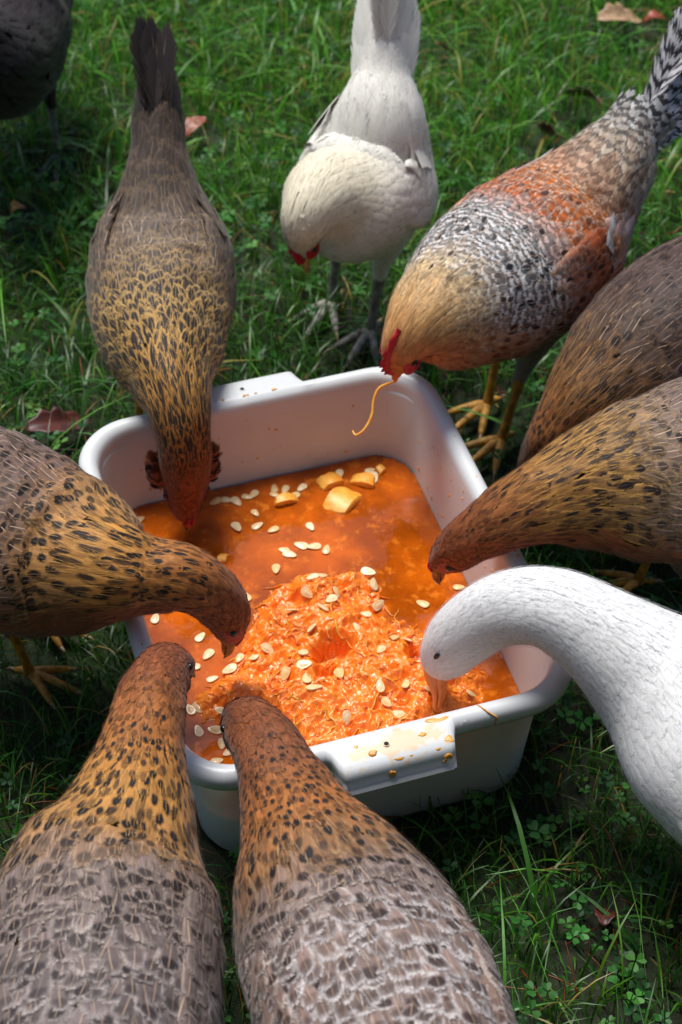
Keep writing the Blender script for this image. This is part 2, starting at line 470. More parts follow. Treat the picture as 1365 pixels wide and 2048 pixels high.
# one sheet that goes on to the horizon: the outermost rows are pulled far out
px_, py_ = gx.copy(), gy.copy()
px_[0], px_[-1], py_[:, 0], py_[:, -1] = -150, 150, -150, 150
gv = np.stack([px_, py_, np.where((abs(px_) > 100) | (abs(py_) > 100), 0, gheight(gx, gy))], -1).reshape(-1, 3)
ii, jj = np.meshgrid(np.arange(n - 1), np.arange(n - 1), indexing='ij')
gf = np.stack([ii * n + jj, (ii + 1) * n + jj, (ii + 1) * n + jj + 1, ii * n + jj + 1], -1).reshape(-1, 4)
M['soil'] = ground_material()
link('ground', npmesh('ground', gv, gf, M['soil']), kind='structure')
M['grass'] = blade_material('grass', .42)
M['clover'] = blade_material('clover', .35, .55)


def scatter(nper, in_view=1.0):
    """random ground spots: dense where the photograph looks, thinner in a wide margin, none under the tub"""
    area = 4.4 * 4.6
    N = int(nper * area)
    x, y = rng.uniform(-2.2, 2.2, N), rng.uniform(-.6, 4.0, N)
    edge_ = abs(x) - (.42 + .16 * np.clip(y, 0, 4))
    pk = np.clip(1 - .62 * sstep(0, .3, edge_), 0, 1) * np.where((y > .3) & (y < 3.2), 1, .4) - .2 * sstep(.5, 1.2, edge_)
    keep = rng.uniform(0, 1, N) < pk
    u, v = w2t(x, y)
    keep &= ~((abs(u) < .182) & (abs(v) < .232))
    return x[keep], y[keep]


def blades(x, y, hgt, wid, lean, cols, K=5):
    N = len(x)
    az = rng.uniform(0, 2 * math.pi, N)
    d = np.stack([np.cos(az), np.sin(az), 0 * az], -1)
    sdv = np.stack([-np.sin(az + rng.normal(0, .6, N)), np.cos(az), 0 * az], -1)
    t = np.linspace(0, 1, K)
    ln = np.abs(lean)
    z = np.sin(np.minimum(1.5, (1.45 - ln * .6))[:, None] * t) / np.sin(np.minimum(1.5, 1.45 - ln * .6))[:, None]
    bend = (t ** 1.7)[None] * ln[:, None]
    C = np.stack([x, y, gheight(x, y)], -1)[:, None] + d[:, None] * (bend * hgt[:, None])[..., None]
    zz = hgt[:, None] * (t[None] * (1 - .45 * bend * t))
    zz = np.where(ln[:, None] > 1.2, hgt[:, None] * (t[None] * 1.1 - .75 * t[None] ** 2.2), zz)
    C[..., 2] += zz
    w = np.interp(t, [0, .3, .7, 1], [.7, 1, .75, .06])[None] * wid[:, None] / 2
    V = np.stack([C - sdv[:, None] * w[..., None], C + sdv[:, None] * w[..., None]], 2)
    c = np.repeat(cols[:, None], K * 2, 1)
    i, j = np.meshgrid(np.arange(N), np.arange(K - 1), indexing='ij')
    b = i * K * 2 + j * 2
    F = np.stack([b, b + 1, b + 3, b + 2], -1).reshape(-1, 4)
    return V.reshape(-1, 3), F, c.reshape(-1, 3)


def pick(cols, N, p, var=.26):
    cols = np.array([lin(c) for c in cols])
    k = rng.choice(len(cols), N, p=p)
    return cols[k] * np.exp(rng.normal(0, var, (N, 1))) * np.exp(rng.normal(0, .06, (N, 3)))


x, y = scatter(16500)
patch = fbm(x * 3.2 + 7, y * 3.2, 3, 9)
far = sstep(1.7, 2.5, y)
keep = rng.uniform(0, 1, len(x)) < np.clip(.62 + (patch - .42) * 2.0 + .4 * far, .38, 1)
x, y = x[keep], y[keep]
N = len(x)
hgt = rng.gamma(6, .0085, N).clip(.015, .12) * (.75 + .6 * fbm(x * 4, y * 4, 2, 21))
lean = np.abs(rng.normal(.55, .45, N))
tu, tv = w2t(x, y)
by_tub = (np.abs(tu) < .30) & (np.abs(tv) < .35)
hgt = np.where(by_tub, np.minimum(hgt, .06), hgt)
for ft_ in [f_ for k_ in FEET.values() for f_ in k_]:      # trodden flat under the feet
    near_ = np.hypot(x - ft_[0], y - ft_[1] + .02) < .062
    hgt = np.where(near_, np.minimum(hgt, .012), hgt)
for _, lx_, ly_, lz_ in LEAVES:      # pressed down under the fallen leaves
    hgt = np.where(np.hypot(x - lx_, y - ly_ + .025) < .05, np.minimum(hgt, .014), hgt)
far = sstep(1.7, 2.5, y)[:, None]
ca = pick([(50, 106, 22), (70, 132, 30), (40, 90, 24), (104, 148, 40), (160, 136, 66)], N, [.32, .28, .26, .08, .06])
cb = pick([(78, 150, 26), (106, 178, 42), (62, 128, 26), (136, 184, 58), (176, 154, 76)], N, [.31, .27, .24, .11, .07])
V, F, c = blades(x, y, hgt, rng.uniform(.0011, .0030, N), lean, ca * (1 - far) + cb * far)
# broad arching blades, mostly in the longer grass at the far side
x2, y2 = scatter(420)
tu, tv = w2t(x2, y2)
kp = ~((np.abs(tu) < .34) & (np.abs(tv) < .39)) & (rng.uniform(0, 1, len(x2)) < np.clip(.25 + .9 * sstep(2.0, 2.7, y2) * (x2 < .1) + .15, 0, 1))
x2, y2 = x2[kp], y2[kp]
N2 = len(x2)
V2, F2, c2 = blades(x2, y2, rng.uniform(.06, .15, N2), rng.uniform(.003, .0058, N2), np.abs(rng.normal(.9, .4, N2)),
                    pick([(72, 138, 32), (106, 168, 52), (56, 112, 36), (158, 160, 70)], N2, [.4, .3, .22, .08]), 7)
V = np.concatenate([V, V2])
F = np.concatenate([F, F2 + len(c)])
c = np.concatenate([c, c2])
link('grass', npmesh('grass', V, F, M['grass'], attrs={'gc': c}), kind='stuff', label='short wet green grass growing all around the tub', cat='grass')

# clover: three heart-shaped leaflets on a thin stalk
x, y = scatter(1500)
patch = fbm(x * 3.2 + 7, y * 3.2, 3, 9)
kp = rng.uniform(0, 1, len(x)) < np.clip(1.05 - (patch - .35) * 3.2, .05, 1) * (1 - .55 * sstep(1.9, 2.6, y) * (x > -.25))
x, y = x[kp], y[kp]
N = len(x)
hz = rng.uniform(.012, .05, N)
heart = np.array([(0, 0), (.42, .34), (.52, .68), (.36, .96), (.0, .84), (-.36, .96), (-.52, .68), (-.42, .34)])
size = rng.uniform(.006, .0115, N)
az0 = rng.uniform(0, 2 * math.pi, N)
tilt = rng.normal(0, .32, (N, 2))
cc = pick([(52, 118, 44), (72, 140, 50), (40, 94, 42), (112, 168, 70)], N, [.36, .3, .26, .08], .16)
Vs, Fs, Cs = [], [], []
for k in range(3):
    a = az0 + k * 2 * math.pi / 3 + rng.normal(0, .1, N)
    hx, hy = heart[:, 0][None] * size[:, None], (heart[:, 1][None] + .08) * size[:, None]
    fold = np.abs(hx) * .35 + hy * rng.uniform(-.25, .35, (N, 1))
    X = hy * np.cos(a)[:, None] - hx * np.sin(a)[:, None]
    Y = hy * np.sin(a)[:, None] + hx * np.cos(a)[:, None]
    Z = fold + X * tilt[:, :1] + Y * tilt[:, 1:]
    P = np.stack([X + x[:, None], Y + y[:, None], Z + (hz + gheight(x, y))[:, None]], -1)
    Vs.append(P.reshape(-1, 3))
    b = np.arange(N)[:, None] * 8
    Fs.append(np.concatenate([b + [0, 1, 2, 3], b + [0, 3, 4, 4], b + [0, 4, 5, 5], b + [0, 5, 6, 7]]) + k * N * 8)
    Cs.append(np.repeat(cc[:, None], 8, 1).reshape(-1, 3) * np.exp(rng.normal(0, .05)))
V, F, c = np.concatenate(Vs), np.concatenate(Fs), np.concatenate(Cs)
Fq = F[F[:, 2] != F[:, 3]]
Ft = F[F[:, 2] == F[:, 3]][:, :3]
F = np.concatenate([Fq[:, :3], Fq[:, [0, 2, 3]], Ft])
link('clover', npmesh('clover', V, F, M['clover'], attrs={'gc': c}, smooth=False), kind='stuff', label='low clover leaves growing among the grass', cat='clover')

# brown pine needles and straw lying in the turf
x, y = scatter(420)
N = len(x)
az = rng.uniform(0, math.pi * 2, N)
ln = rng.uniform(.02, .06, N)
t = np.linspace(-.5, .5, 4)
P = np.stack([x[:, None] + np.cos(az)[:, None] * ln[:, None] * t, y[:, None] + np.sin(az)[:, None] * ln[:, None] * t,
              (gheight(x, y) + rng.uniform(.012, .034, N))[:, None] + rng.normal(0, .35, (N, 1)) * ln[:, None] * t - .3 * ln[:, None] * t ** 2], -1)
sv = np.stack([-np.sin(az), np.cos(az), 0 * az], -1)[:, None] * (rng.uniform(.0005, .0012, N)[:, None, None])
V = np.stack([P - sv, P + sv, P + [0, 0, .001]], 2)
i, j, k = np.meshgrid(np.arange(N), np.arange(3), np.arange(3), indexing='ij')
b = i * 12 + j * 3
F = np.stack([b + k, b + (k + 1) % 3, b + 3 + (k + 1) % 3, b + 3 + k], -1).reshape(-1, 4)
cn = pick([(150, 78, 34), (176, 128, 66), (112, 58, 30), (190, 160, 96)], N, [.38, .28, .2, .14])
link('fallen_needles', npmesh('fallen_needles', V.reshape(-1, 3), F, M['grass'], attrs={'gc': np.repeat(cn, 12, 0)}), kind='stuff', label='thin brown fallen needles scattered through the grass', cat='needles')


# ------------------------------------------------------------------ unseen plank wall added behind the camera to shade the near grass and tub
def added_shade_wall():
    m = NT('weathered_timber')
    tc = m.n('TexCoord').outputs['Object']
    mp = m.n('Mapping')
    mp.inputs['Scale'].default_value = (30, 30, 2)
    m.t.links.new(tc, mp.inputs[0])
    nz = m.noise(mp.outputs[0], 1.0, 5, .65)
    m.p(Base_Color=m.mix(m.smooth(nz, .3, .7), lin((84, 72, 60)), lin((58, 50, 44))), Roughness=.8)
    m.bump(nz, .5, .004)
    root = link('added_shade_wall', None, label='added dark upright plank wall out of view, shading the near grass', cat='wall', loc=(0, -.62, 0))
    mb = MB()
    w_, d_, h_ = .146, .022, 2.7
    x0, x1, y0, y1, z1 = -w_ / 2, w_ / 2, -d_ / 2, d_ / 2, h_
    e_ = .004
    ring = lambda z, i_: [(x0 + i_, y0, z), (x1 - i_, y0, z), (x1, y0 + e_, z), (x1, y1 - e_, z), (x1 - i_, y1, z), (x0 + i_, y1, z), (x0, y1 - e_, z), (x0, y0 + e_, z)]
    V_ = np.array(ring(0, e_) + ring(z1, e_))
    F_ = [[k, (k + 1) % 8, 8 + (k + 1) % 8, 8 + k] for k in range(8)]
    F_ += [[8, 9, 10, 11], [8, 11, 12, 15], [12, 13, 14, 15]] + [[3, 2, 1, 0], [7, 4, 3, 0], [7, 6, 5, 4]]
    mb.add(V_, F_)
    me = mb.mesh('plank', [m.mat], smooth=False)
    for k in range(36):
        o_ = link('plank', me, root)
        o_.location = ((k - 17.5) * .151, float(rng.uniform(-.004, .004)), float(rng.uniform(-.03, .0)))
    for z_ in (.5, 2.2):
        rb = MB()
        rb.add(*chunk_box(5.4, .05, .09))
        o_ = link('rail', rb.mesh('rail', [m.mat], smooth=False), root)
        o_.location = (0, -.042, z_)


def chunk_box(a, b_, c_):
    V_ = np.array([(x_ * a / 2, y_ * b_ / 2, z_ * c_ / 2) for x_ in (-1, 1) for y_ in (-1, 1) for z_ in (-1, 1)])
    return V_, [[0, 1, 3, 2], [4, 6, 7, 5], [0, 4, 5, 1], [2, 3, 7, 6], [0, 2, 6, 4], [1, 5, 7, 3]]


added_shade_wall()

# ------------------------------------------------------------------ the tub
def tub_material():
    m = NT('tub_plastic')
    tc = m.n('TexCoord').outputs['Object']
    nz = m.noise(tc, 9, 4, .6)
    c = m.mix(m.smooth(nz, .3, .75), lin((214, 217, 218)), lin((203, 207, 207)))
    # smeared juice with a shape of its own round the front handle and thin dribbles inside
    sp = m.n('SeparateXYZ')
    m.t.links.new(tc, sp.inputs[0])
    dx = m.math('DIVIDE', m.math('SUBTRACT', sp.outputs[0], .005), .062)
    dy = m.math('DIVIDE', m.math('ADD', sp.outputs[1], .268), .022)
    dz = m.math('DIVIDE', m.math('SUBTRACT', sp.outputs[2], .19), .02)
    d = m.math('SQRT', m.math('ADD', m.math('MULTIPLY', dx, dx), m.math('ADD', m.math('MULTIPLY', dy, dy), m.math('MULTIPLY', dz, dz))))
    st = m.noise(tc, 55, 4, .6)
    sm = m.math('MULTIPLY', m.smooth(m.math('ADD', d, m.math('MULTIPLY_ADD', st, 3.0, -1.5)), .85, .45), .62)
    c = m.mix(sm, c, lin((224, 178, 108)))
    sc = m.n('Mapping')
    sc.inputs['Scale'].default_value = (90, 90, 30)
    m.t.links.new(tc, sc.inputs[0])
    fl = m.noise(sc.outputs[0], 1.0, 3, .6)
    c = m.mix(m.math('MULTIPLY', m.smooth(fl, .72, .78), .5), c, lin((205, 160, 100)))
    m.p(Base_Color=c, Roughness=.34, Specular_IOR_Level=.5, Subsurface_Weight=.06, Subsurface_Scale=.01)
    fine = m.noise(tc, 900, 2, .5)
    m.bump(fine, .06, .0005)
    return m.mat


def ring_points(hl, hw, rad, ncorner=14, ends=70, sides=50):
    """rounded rectangle, x half width hw, y half length hl, dense along the short ends"""
    pts = []
    for cx, cyy, a0 in ((hw - rad, hl - rad, 0), (-(hw - rad), hl - rad, 90), (-(hw - rad), -(hl - rad), 180), (hw - rad, -(hl - rad), 270)):
        arc = [(cx + rad * math.cos(math.radians(a0 + 90 * k / ncorner)), cyy + rad * math.sin(math.radians(a0 + 90 * k / ncorner))) for k in range(ncorner + 1)]
        pts.append(arc)
    out = []
    for q in range(4):
        out += pts[q]
        a, b = pts[q][-1], pts[(q + 1) % 4][0]
        nn = ends if q in (0, 2) else sides
        out += [(a[0] + (b[0] - a[0]) * k / nn, a[1] + (b[1] - a[1]) * k / nn) for k in range(1, nn)]
    return np.array(out)


HW0, HW1 = -.058, .060       # handle extent along the short end


def handle_f(x):
    return sstep(HW0 - .006, HW0 + .004, x) * (1 - sstep(HW1 - .004, HW1 + .006, x))


def build_tub():
    hl, hw, H = TUB_L / 2, TUB_W / 2, TUB_H
    # (inset from the outer rim, z, corner radius, handle push, handle drop, zone) from outer bottom, up, over the rim and down inside
    prof = [(.060, .001, .042, 0, 0, 0), (.044, .001, .05, 0, 0, 0), (.0375, .004, .054, 0, 0, 0), (.0345, .012, .056, 0, 0, 0), (.029, .09, .058, 0, 0, 0), (.0225, H - .026, .060, 0, 0, 0), (.0215, H - .0215, .060, 0, 0, 0),
            (.006, H - .0235, .066, .030, -.007, 1), (.0028, H - .0225, .068, .0335, -.007, 1), (.0022, H - .0205, .068, .0335, -.007, 1), (.0016, H - .0195, .068, .027, -.0055, 1), (.0008, H - .013, .068, .0255, -.001, 1), (.0012, H - .0085, .068, .0235, .0012, 1), (.003, H - .0045, .067, .0205, .0005, 1), (.0062, H - .0016, .065, .016, -.0012, 1), (.0105, H - .0002, .062, .0105, -.001, 1),
            (.0145, H - .0006, .059, .004, -.0003, 1), (.0185, H - .0030, .056, 0, 0, 2), (.0213, H - .0068, .054, 0, 0, 2), (.0228, H - .013, .053, 0, 0, 2), (.0245, H - .03, .052, 0, 0, 2), (.031, .10, .050, 0, 0, 2), (.0365, .02, .048, 0, 0, 2), (.040, .009, .045, 0, 0, 2), (.047, .0055, .04, 0, 0, 2), (.075, .005, .03, 0, 0, 2)]
    loops = []
    for ins, z, rad, push, drop, zn in prof:
        p = ring_points(hl - ins, hw - ins, rad)
        hf = handle_f(p[:, 0]) * (np.abs(p[:, 1]) > hl - .07)
        yy = p[:, 1] + np.sign(p[:, 1]) * hf * push
        loops.append(np.stack([p[:, 0], yy, z + hf * drop], -1))
    loops = np.array(loops)
    nl, k = loops.shape[:2]
    V = loops.reshape(-1, 3)
    i, j = np.meshgrid(np.arange(nl - 1), np.arange(k), indexing='ij')
    F = np.stack([i * k + j, i * k + (j + 1) % k, (i + 1) * k + (j + 1) % k, (i + 1) * k + j], -1).reshape(-1, 4)
    zone = np.array([prof[min(a + 1, nl - 1)][5] for a in i.ravel()])
    cen = V[F].mean(1)
    hnd = (zone == 1) & (np.abs(cen[:, 1]) > hl - .03) & (cen[:, 0] > HW0 - .014) & (cen[:, 0] < HW1 + .016)
    c0, c1 = len(V), len(V) + 1
    V = np.concatenate([V, [[0, 0, .001], [0, 0, .005]]])
    jj = np.arange(k)
    caps = np.concatenate([np.stack([np.full(k, c0), (jj + 1) % k, jj, jj], 1), np.stack([np.full(k, c1), (nl - 1) * k + jj, (nl - 1) * k + (jj + 1) % k, (nl - 1) * k + (jj + 1) % k], 1)])
    root = link('wash_tub', None, label='rectangular grey-white plastic tub full of pumpkin mash', cat='tub', loc=(*TUB_C, 0))
    root.rotation_euler = (0, 0, TUB_YAW)
    mat = tub_material()
    bm_ = MB()
    bm_.add(V, np.concatenate([F[~hnd], caps]))
    shell = bm_.mesh('tub_shell', [mat])
    link('shell', shell, root)
    dark = simple('hole_shade', (.006, .006, .006), .8)  # black disc: the hole's inner shade put into colour, no opening cut
    for sg in (-1, 1):
        sel = hnd & (np.sign(cen[:, 1]) == sg)
        f = F[sel]
        used, inv = np.unique(f, return_inverse=True)
        hm = MB()
        hm.add(V[used], inv.reshape(f.shape))
        ho = link('handle', hm.mesh('handle', [mat]), root)
        a = np.linspace(0, 2 * math.pi, 20, endpoint=False)
        hx, hy, hzz = -.006, sg * (hl + .0015), H - .0011
        ring = lambda r_, z_: np.stack([hx + r_ * np.cos(a), hy + r_ * np.sin(a), np.full(20, z_)], -1)
        V2 = np.concatenate([ring(.0032, hzz + .0004), ring(.0026, hzz + .0006), ring(.0024, hzz + .0003)])
        q = np.arange(20)
        F2 = [np.stack([b * 20 + q, b * 20 + (q + 1) % 20, (b + 1) * 20 + (q + 1) % 20, (b + 1) * 20 + q], 1) for b in range(2)]
        mm = MB()
        mm.add(V2, np.concatenate(F2), 0)
        V3 = np.concatenate([ring(.0024, hzz + .0003), [[hx, hy, hzz + .0002]]])
        mm.add(V3, np.stack([np.full(20, 20), q, (q + 1) % 20, (q + 1) % 20], 1), 1)
        link('hole', mm.mesh('hole', [mat, dark]), ho)
    return root, mat


tub, M['tub'] = build_tub()

# ------------------------------------------------------------------ what is in the tub
nx, ny = 340, 430
uu, vv = np.meshgrid(np.linspace(-.184, .184, nx), np.linspace(-.236, .236, ny), indexing='ij')


def pulp_h(u, v):
    h = np.full(np.shape(u), .058)
    b = np.zeros(np.shape(u))
    for a, c_, r_, k in MOUND:
        b = b + k * np.exp(-(((u - a) ** 2 + (v - c_) ** 2) / (r_ * r_)))
    b = .062 * (1 - np.exp(-b / .05))
    big = fbm(u * 26 + 3, v * 26, 3, 31) - .5
    med = np.abs(fbm(u * 75, v * 75, 3, 41) - .5)
    warp = fbm(u * 60, v * 60, 2, 91) * 5
    fine = np.abs(fbm(u * 150 + warp, v * 330 + warp * 2, 2, 51) - .5) + np.abs(fbm(u * 330 + warp * 2, v * 150 - warp, 2, 57) - .5)
    rough = sstep(.004, .02, b)
    h = h + b + rough * (big * .032 - med * .024 - fine * .0045 + .008) + (1 - rough) * (big * .040 - fine * .008 + .003)
    wu, wv = u + .022 * (fbm(u * 45, v * 45, 3, 71) - .5), v + .022 * (fbm(u * 45 + 9, v * 45, 3, 81) - .5)
    for a, c_, r_, k in PITS:
        h = h - k * np.exp(-(((wu - a) ** 2 + (wv - c_) ** 2) / (r_ * r_)) ** 1.6)
    return h


def inside(u, v, m_=0.0):
    """inside the wall at the mash level"""
    hw_, hl_, rad = TUB_W / 2 - .033 - m_, TUB_L / 2 - .033 - m_, .05
    qx, qy = np.maximum(np.abs(u) - (hw_ - rad), 0), np.maximum(np.abs(v) - (hl_ - rad), 0)
    return np.hypot(qx, qy) < rad


def grid_obj(name, Z, ok, mat, attrs=None, st=1, **kw):
    uu, vv, Z, ok = (a_[::st, ::st] for a_ in (globals()['uu'], globals()['vv'], Z, ok))
    ids = -np.ones(ok.shape, int)
    ids[ok] = np.arange(ok.sum())
    V_ = np.stack([uu, vv, Z], -1)[ok]
    q = ok[:-1, :-1] & ok[1:, :-1] & ok[1:, 1:] & ok[:-1, 1:]
    F_ = np.stack([ids[:-1, :-1][q], ids[1:, :-1][q], ids[1:, 1:][q], ids[:-1, 1:][q]], -1)
    o = link(name, npmesh(name, V_, F_, mat, attrs={k: v_[ok] for k, v_ in (attrs or {}).items()}), loc=(*TUB_C, 0), **kw)
    o.rotation_euler = (0, 0, TUB_YAW)
    return o


def pulp_material():
    m = NT('pumpkin_pulp')
    tc = m.n('TexCoord').outputs['Object']
    a = m.noise(tc, 60, 4, .65)
    b = m.noise(tc, 260, 3, .6)
    c = m.mix(m.smooth(a, .3, .7), lin((244, 116, 20)), lin((248, 138, 36)))
    c = m.mix(m.smooth(b, .5, .75), c, lin((252, 164, 62)))
    m.p(Base_Color=c, Roughness=.2, Subsurface_Weight=.2, Subsurface_Scale=.006, Specular_IOR_Level=.5, Coat_Weight=.6, Coat_Roughness=.08)
    m.b.inputs['Subsurface Radius'].default_value = (1, .55, .2)
    m.bump(m.noise(tc, 420, 3, .65), .5, .0015)
    return m.mat


def liquid_material():
    m = NT('pumpkin_juice')
    tc = m.n('TexCoord').outputs['Object']
    a = m.noise(tc, 14, 5, .6)
    b = m.noise(tc, 70, 4, .65)
    c = m.mix(m.smooth(a, .35, .68), lin((150, 68, 8)), lin((206, 98, 14)))
    c = m.mix(m.math('MULTIPLY', m.smooth(b, .52, .72), .6), c, lin((234, 132, 36)))
    m.p(Base_Color=c, Roughness=.06, Subsurface_Weight=.3, Subsurface_Scale=.008, Specular_IOR_Level=.5)
    m.b.inputs['Subsurface Radius'].default_value = (1, .4, .08)
    m.bump(m.noise(tc, 60, 3, .5), .22, .0022)
    return m.mat


M['pulp'], M['juice'] = pulp_material(), liquid_material()
ok = inside(uu, vv, -.0006)
rip = .0009 * (fbm(uu * 40, vv * 40, 2, 61) - .5)
grid_obj('pumpkin_juice', LIQ + rip, ok, M['juice'], st=3, label='amber pumpkin juice lying in the tub', cat='juice', kind='stuff')
ok2 = inside(uu, vv, .0004)
ZP = pulp_h(uu, vv)
grid_obj('pumpkin_pulp', ZP, ok2, M['pulp'], label='heap of wet stringy orange pumpkin pulp in the tub', cat='pulp', kind='stuff')


def top_h(u, v):
    return np.maximum(pulp_h(u, v), LIQ)


# stringy fibres
M['fibre'] = (lambda m: (m.p(Base_Color=m.attr('gc').outputs['Color'], Roughness=.28, Subsurface_Weight=.3, Subsurface_Scale=.004, Coat_Weight=.3, Coat_Roughness=.1), m.mat)[1])(NT('pumpkin_fibre'))
N = 5200
fu, fv = rng.uniform(-.17, .17, N), rng.uniform(-.225, .15, N)
hh_ = pulp_h(fu, fv)
kp = (hh_ > LIQ + .001) & inside(fu, fv, .012)
fu, fv = fu[kp][:600], fv[kp][:600]
N = len(fu)
K = 8
a0 = rng.uniform(0, 2 * math.pi, N) + 0
curv = rng.normal(0, 1.4, N)
ln = rng.gamma(4, .006, N).clip(.008, .06)
t = np.linspace(-.5, .5, K)
ang = a0[:, None] + curv[:, None] * t + .5 * np.sin(t[None] * rng.uniform(4, 12, (N, 1)))
du, dv = np.cumsum(np.cos(ang), 1) * ln[:, None] / K, np.cumsum(np.sin(ang), 1) * ln[:, None] / K
pu, pv = fu[:, None] + du - du.mean(1, keepdims=True), fv[:, None] + dv - dv.mean(1, keepdims=True)
arch = rng.uniform(-.001, .002, (N, 1)) * (1 - (2 * t[None]) ** 2) + rng.uniform(-.0006, .0006, (N, 1))
pz = top_h(pu, pv) + arch
rad = rng.uniform(.0003, .0011, N)
P = np.stack([pu, pv, pz], -1)
tg = unit(np.gradient(P, axis=1))
s1_ = unit(np.cross(tg, [0, 0, 1.0]))
s2_ = np.cross(s1_, tg)
rr = rad[:, None] * np.interp(t, [-.5, -.3, .3, .5], [.25, 1, 1, .25])
ring = [P + (s1_ * math.cos(a) + s2_ * math.sin(a) * .7) * rr[..., None] for a in (0, 1.571, 3.142, 4.712)]
V = np.stack(ring, 2).reshape(-1, 3)
i, j, k = np.meshgrid(np.arange(N), np.arange(K - 1), np.arange(4), indexing='ij')
b = i * K * 4 + j * 4
F = np.stack([b + k, b + (k + 1) % 4, b + 4 + (k + 1) % 4, b + 4 + k], -1).reshape(-1, 4)
cf = pick([(246, 126, 28), (250, 150, 44), (240, 106, 18), (252, 176, 74)], N, [.36, .32, .2, .12], .08).clip(0, .95)
o = link('pumpkin_fibres', npmesh('pumpkin_fibres', V, F, M['fibre'], attrs={'gc': np.repeat(cf, K * 4, 0)}), kind='stuff', loc=(*TUB_C, 0), label='loose orange pumpkin fibres tangled over the pulp heap', cat='fibres')
o.rotation_euler = (0, 0, TUB_YAW)


# seeds
def seed_mesh():
    mb = MB()
    a = np.linspace(0, 2 * math.pi, 18, endpoint=False)
    ox, oy = np.cos(a) * .0072 * (1 + .12 * np.cos(a)), np.sin(a) * .0043 * (1 - .22 * np.cos(a))
    rows = [(1.0, 0.0), (.97, .0006), (.86, .0008), (.78, .0006), (.5, .00125), (0.02, .0014)]
    V_ = [np.stack([ox * k, oy * k, np.full(18, z)], -1) for k, z in rows] + [np.stack([ox * k, oy * k, np.full(18, -z)], -1) for k, z in ((.9, .0008), (.02, .0012))]
    V_ = np.concatenate(V_)
    q = np.arange(18)
    fs = []
    for b_, c_ in ((0, 1), (1, 2), (2, 3), (3, 4), (4, 5)):
        fs.append(np.stack([b_ * 18 + q, b_ * 18 + (q + 1) % 18, c_ * 18 + (q + 1) % 18, c_ * 18 + q], 1))
    fs.append(np.stack([q, 6 * 18 + q, 6 * 18 + (q + 1) % 18, (q + 1) % 18], 1))
    fs.append(np.stack([6 * 18 + q, 7 * 18 + q, 7 * 18 + (q + 1) % 18, 6 * 18 + (q + 1) % 18], 1))
    mb.add(V_, np.concatenate(fs))
    return mb.mesh('pumpkin_seed', [M['seed']])


def seed_mat():
    m = NT('pumpkin_seed')
    tc = m.n('TexCoord').outputs['Object']
    oi = m.n('ObjectInfo').outputs['Random']
    c = m.mix(oi, lin((238, 218, 176)), lin((228, 190, 128)))
    c = m.mix(m.math('MULTIPLY', m.smooth(m.noise(tc, 350, 3, .6), .45, .75), .45), c, lin((214, 160, 90)))
    m.p(Base_Color=c, Roughness=.28, Subsurface_Weight=.15, Subsurface_Scale=.003, Coat_Weight=.2)
    return m.mat


M['seed'] = seed_mat()
MARKS = {'by the bearded hen\'s beak': BEAK['D'], 'by the leaning hen\'s beak': BEAK['C'], 'by the grey-brown hen at the tub corner': BEAK['A'], 'by the head of the scalloped hen': BEAK['B'],
         'by the duck\'s bill': BEAK['I'], 'by the golden-necked hen\'s beak': BEAK['G'], 'among the yellow pumpkin chunks': (.01, 1.49), 'beside the deep hole in the heap': t2w(*PITS[0][:2]), 'in the middle of the tub': t2w(.02, .07)}
sm_ = seed_mesh()
for wx, wy in SEEDS:
    u, v = w2t(wx, wy)
    e_ = .004
    z0 = float(top_h(np.array(u), np.array(v)))
    gx_ = float(top_h(np.array(u + e_), np.array(v)) - top_h(np.array(u - e_), np.array(v))) / (2 * e_)
    gy_ = float(top_h(np.array(u), np.array(v + e_)) - top_h(np.array(u), np.array(v - e_))) / (2 * e_)
    zmax = max(float(top_h(np.array(u + a * .004), np.array(v + b_ * .004))) for a in (-1, 0, 1) for b_ in (-1, 0, 1))
    on_liq = z0 <= LIQ + .0005
    nrm = Vector((-gx_ * .7, -gy_ * .7, 1)).normalized()
    if not on_liq:
        nrm = (nrm + Vector(rng.normal(0, .22, 3))).normalized()
    else:
        nrm = (nrm + Vector(rng.normal(0, .05, 3))).normalized()
    q = nrm.to_track_quat('Z', 'Y').to_matrix().to_4x4() @ Matrix.Rotation(rng.uniform(0, 6.28), 4, 'Z')
    sc_ = rng.uniform(.92, 1.3)
    near = min(MARKS, key=lambda k_: math.hypot(MARKS[k_][0] - wx, MARKS[k_][1] - wy))
    place_ = ('floating on the juice ' if on_liq else 'lying on the pulp ') + near
    o = link('pumpkin_seed', sm_, label='flat cream pumpkin seed ' + place_, cat='seed', group='pumpkin seeds ' + place_)
    o.matrix_world = Matrix.Translation((*t2w(u, v), (LIQ + .0011) if on_liq else (z0 * .55 + zmax * .45 + .0012))) @ Matrix.Rotation(TUB_YAW, 4, 'Z') @ q @ Matrix.Diagonal((sc_, sc_, sc_, 1))


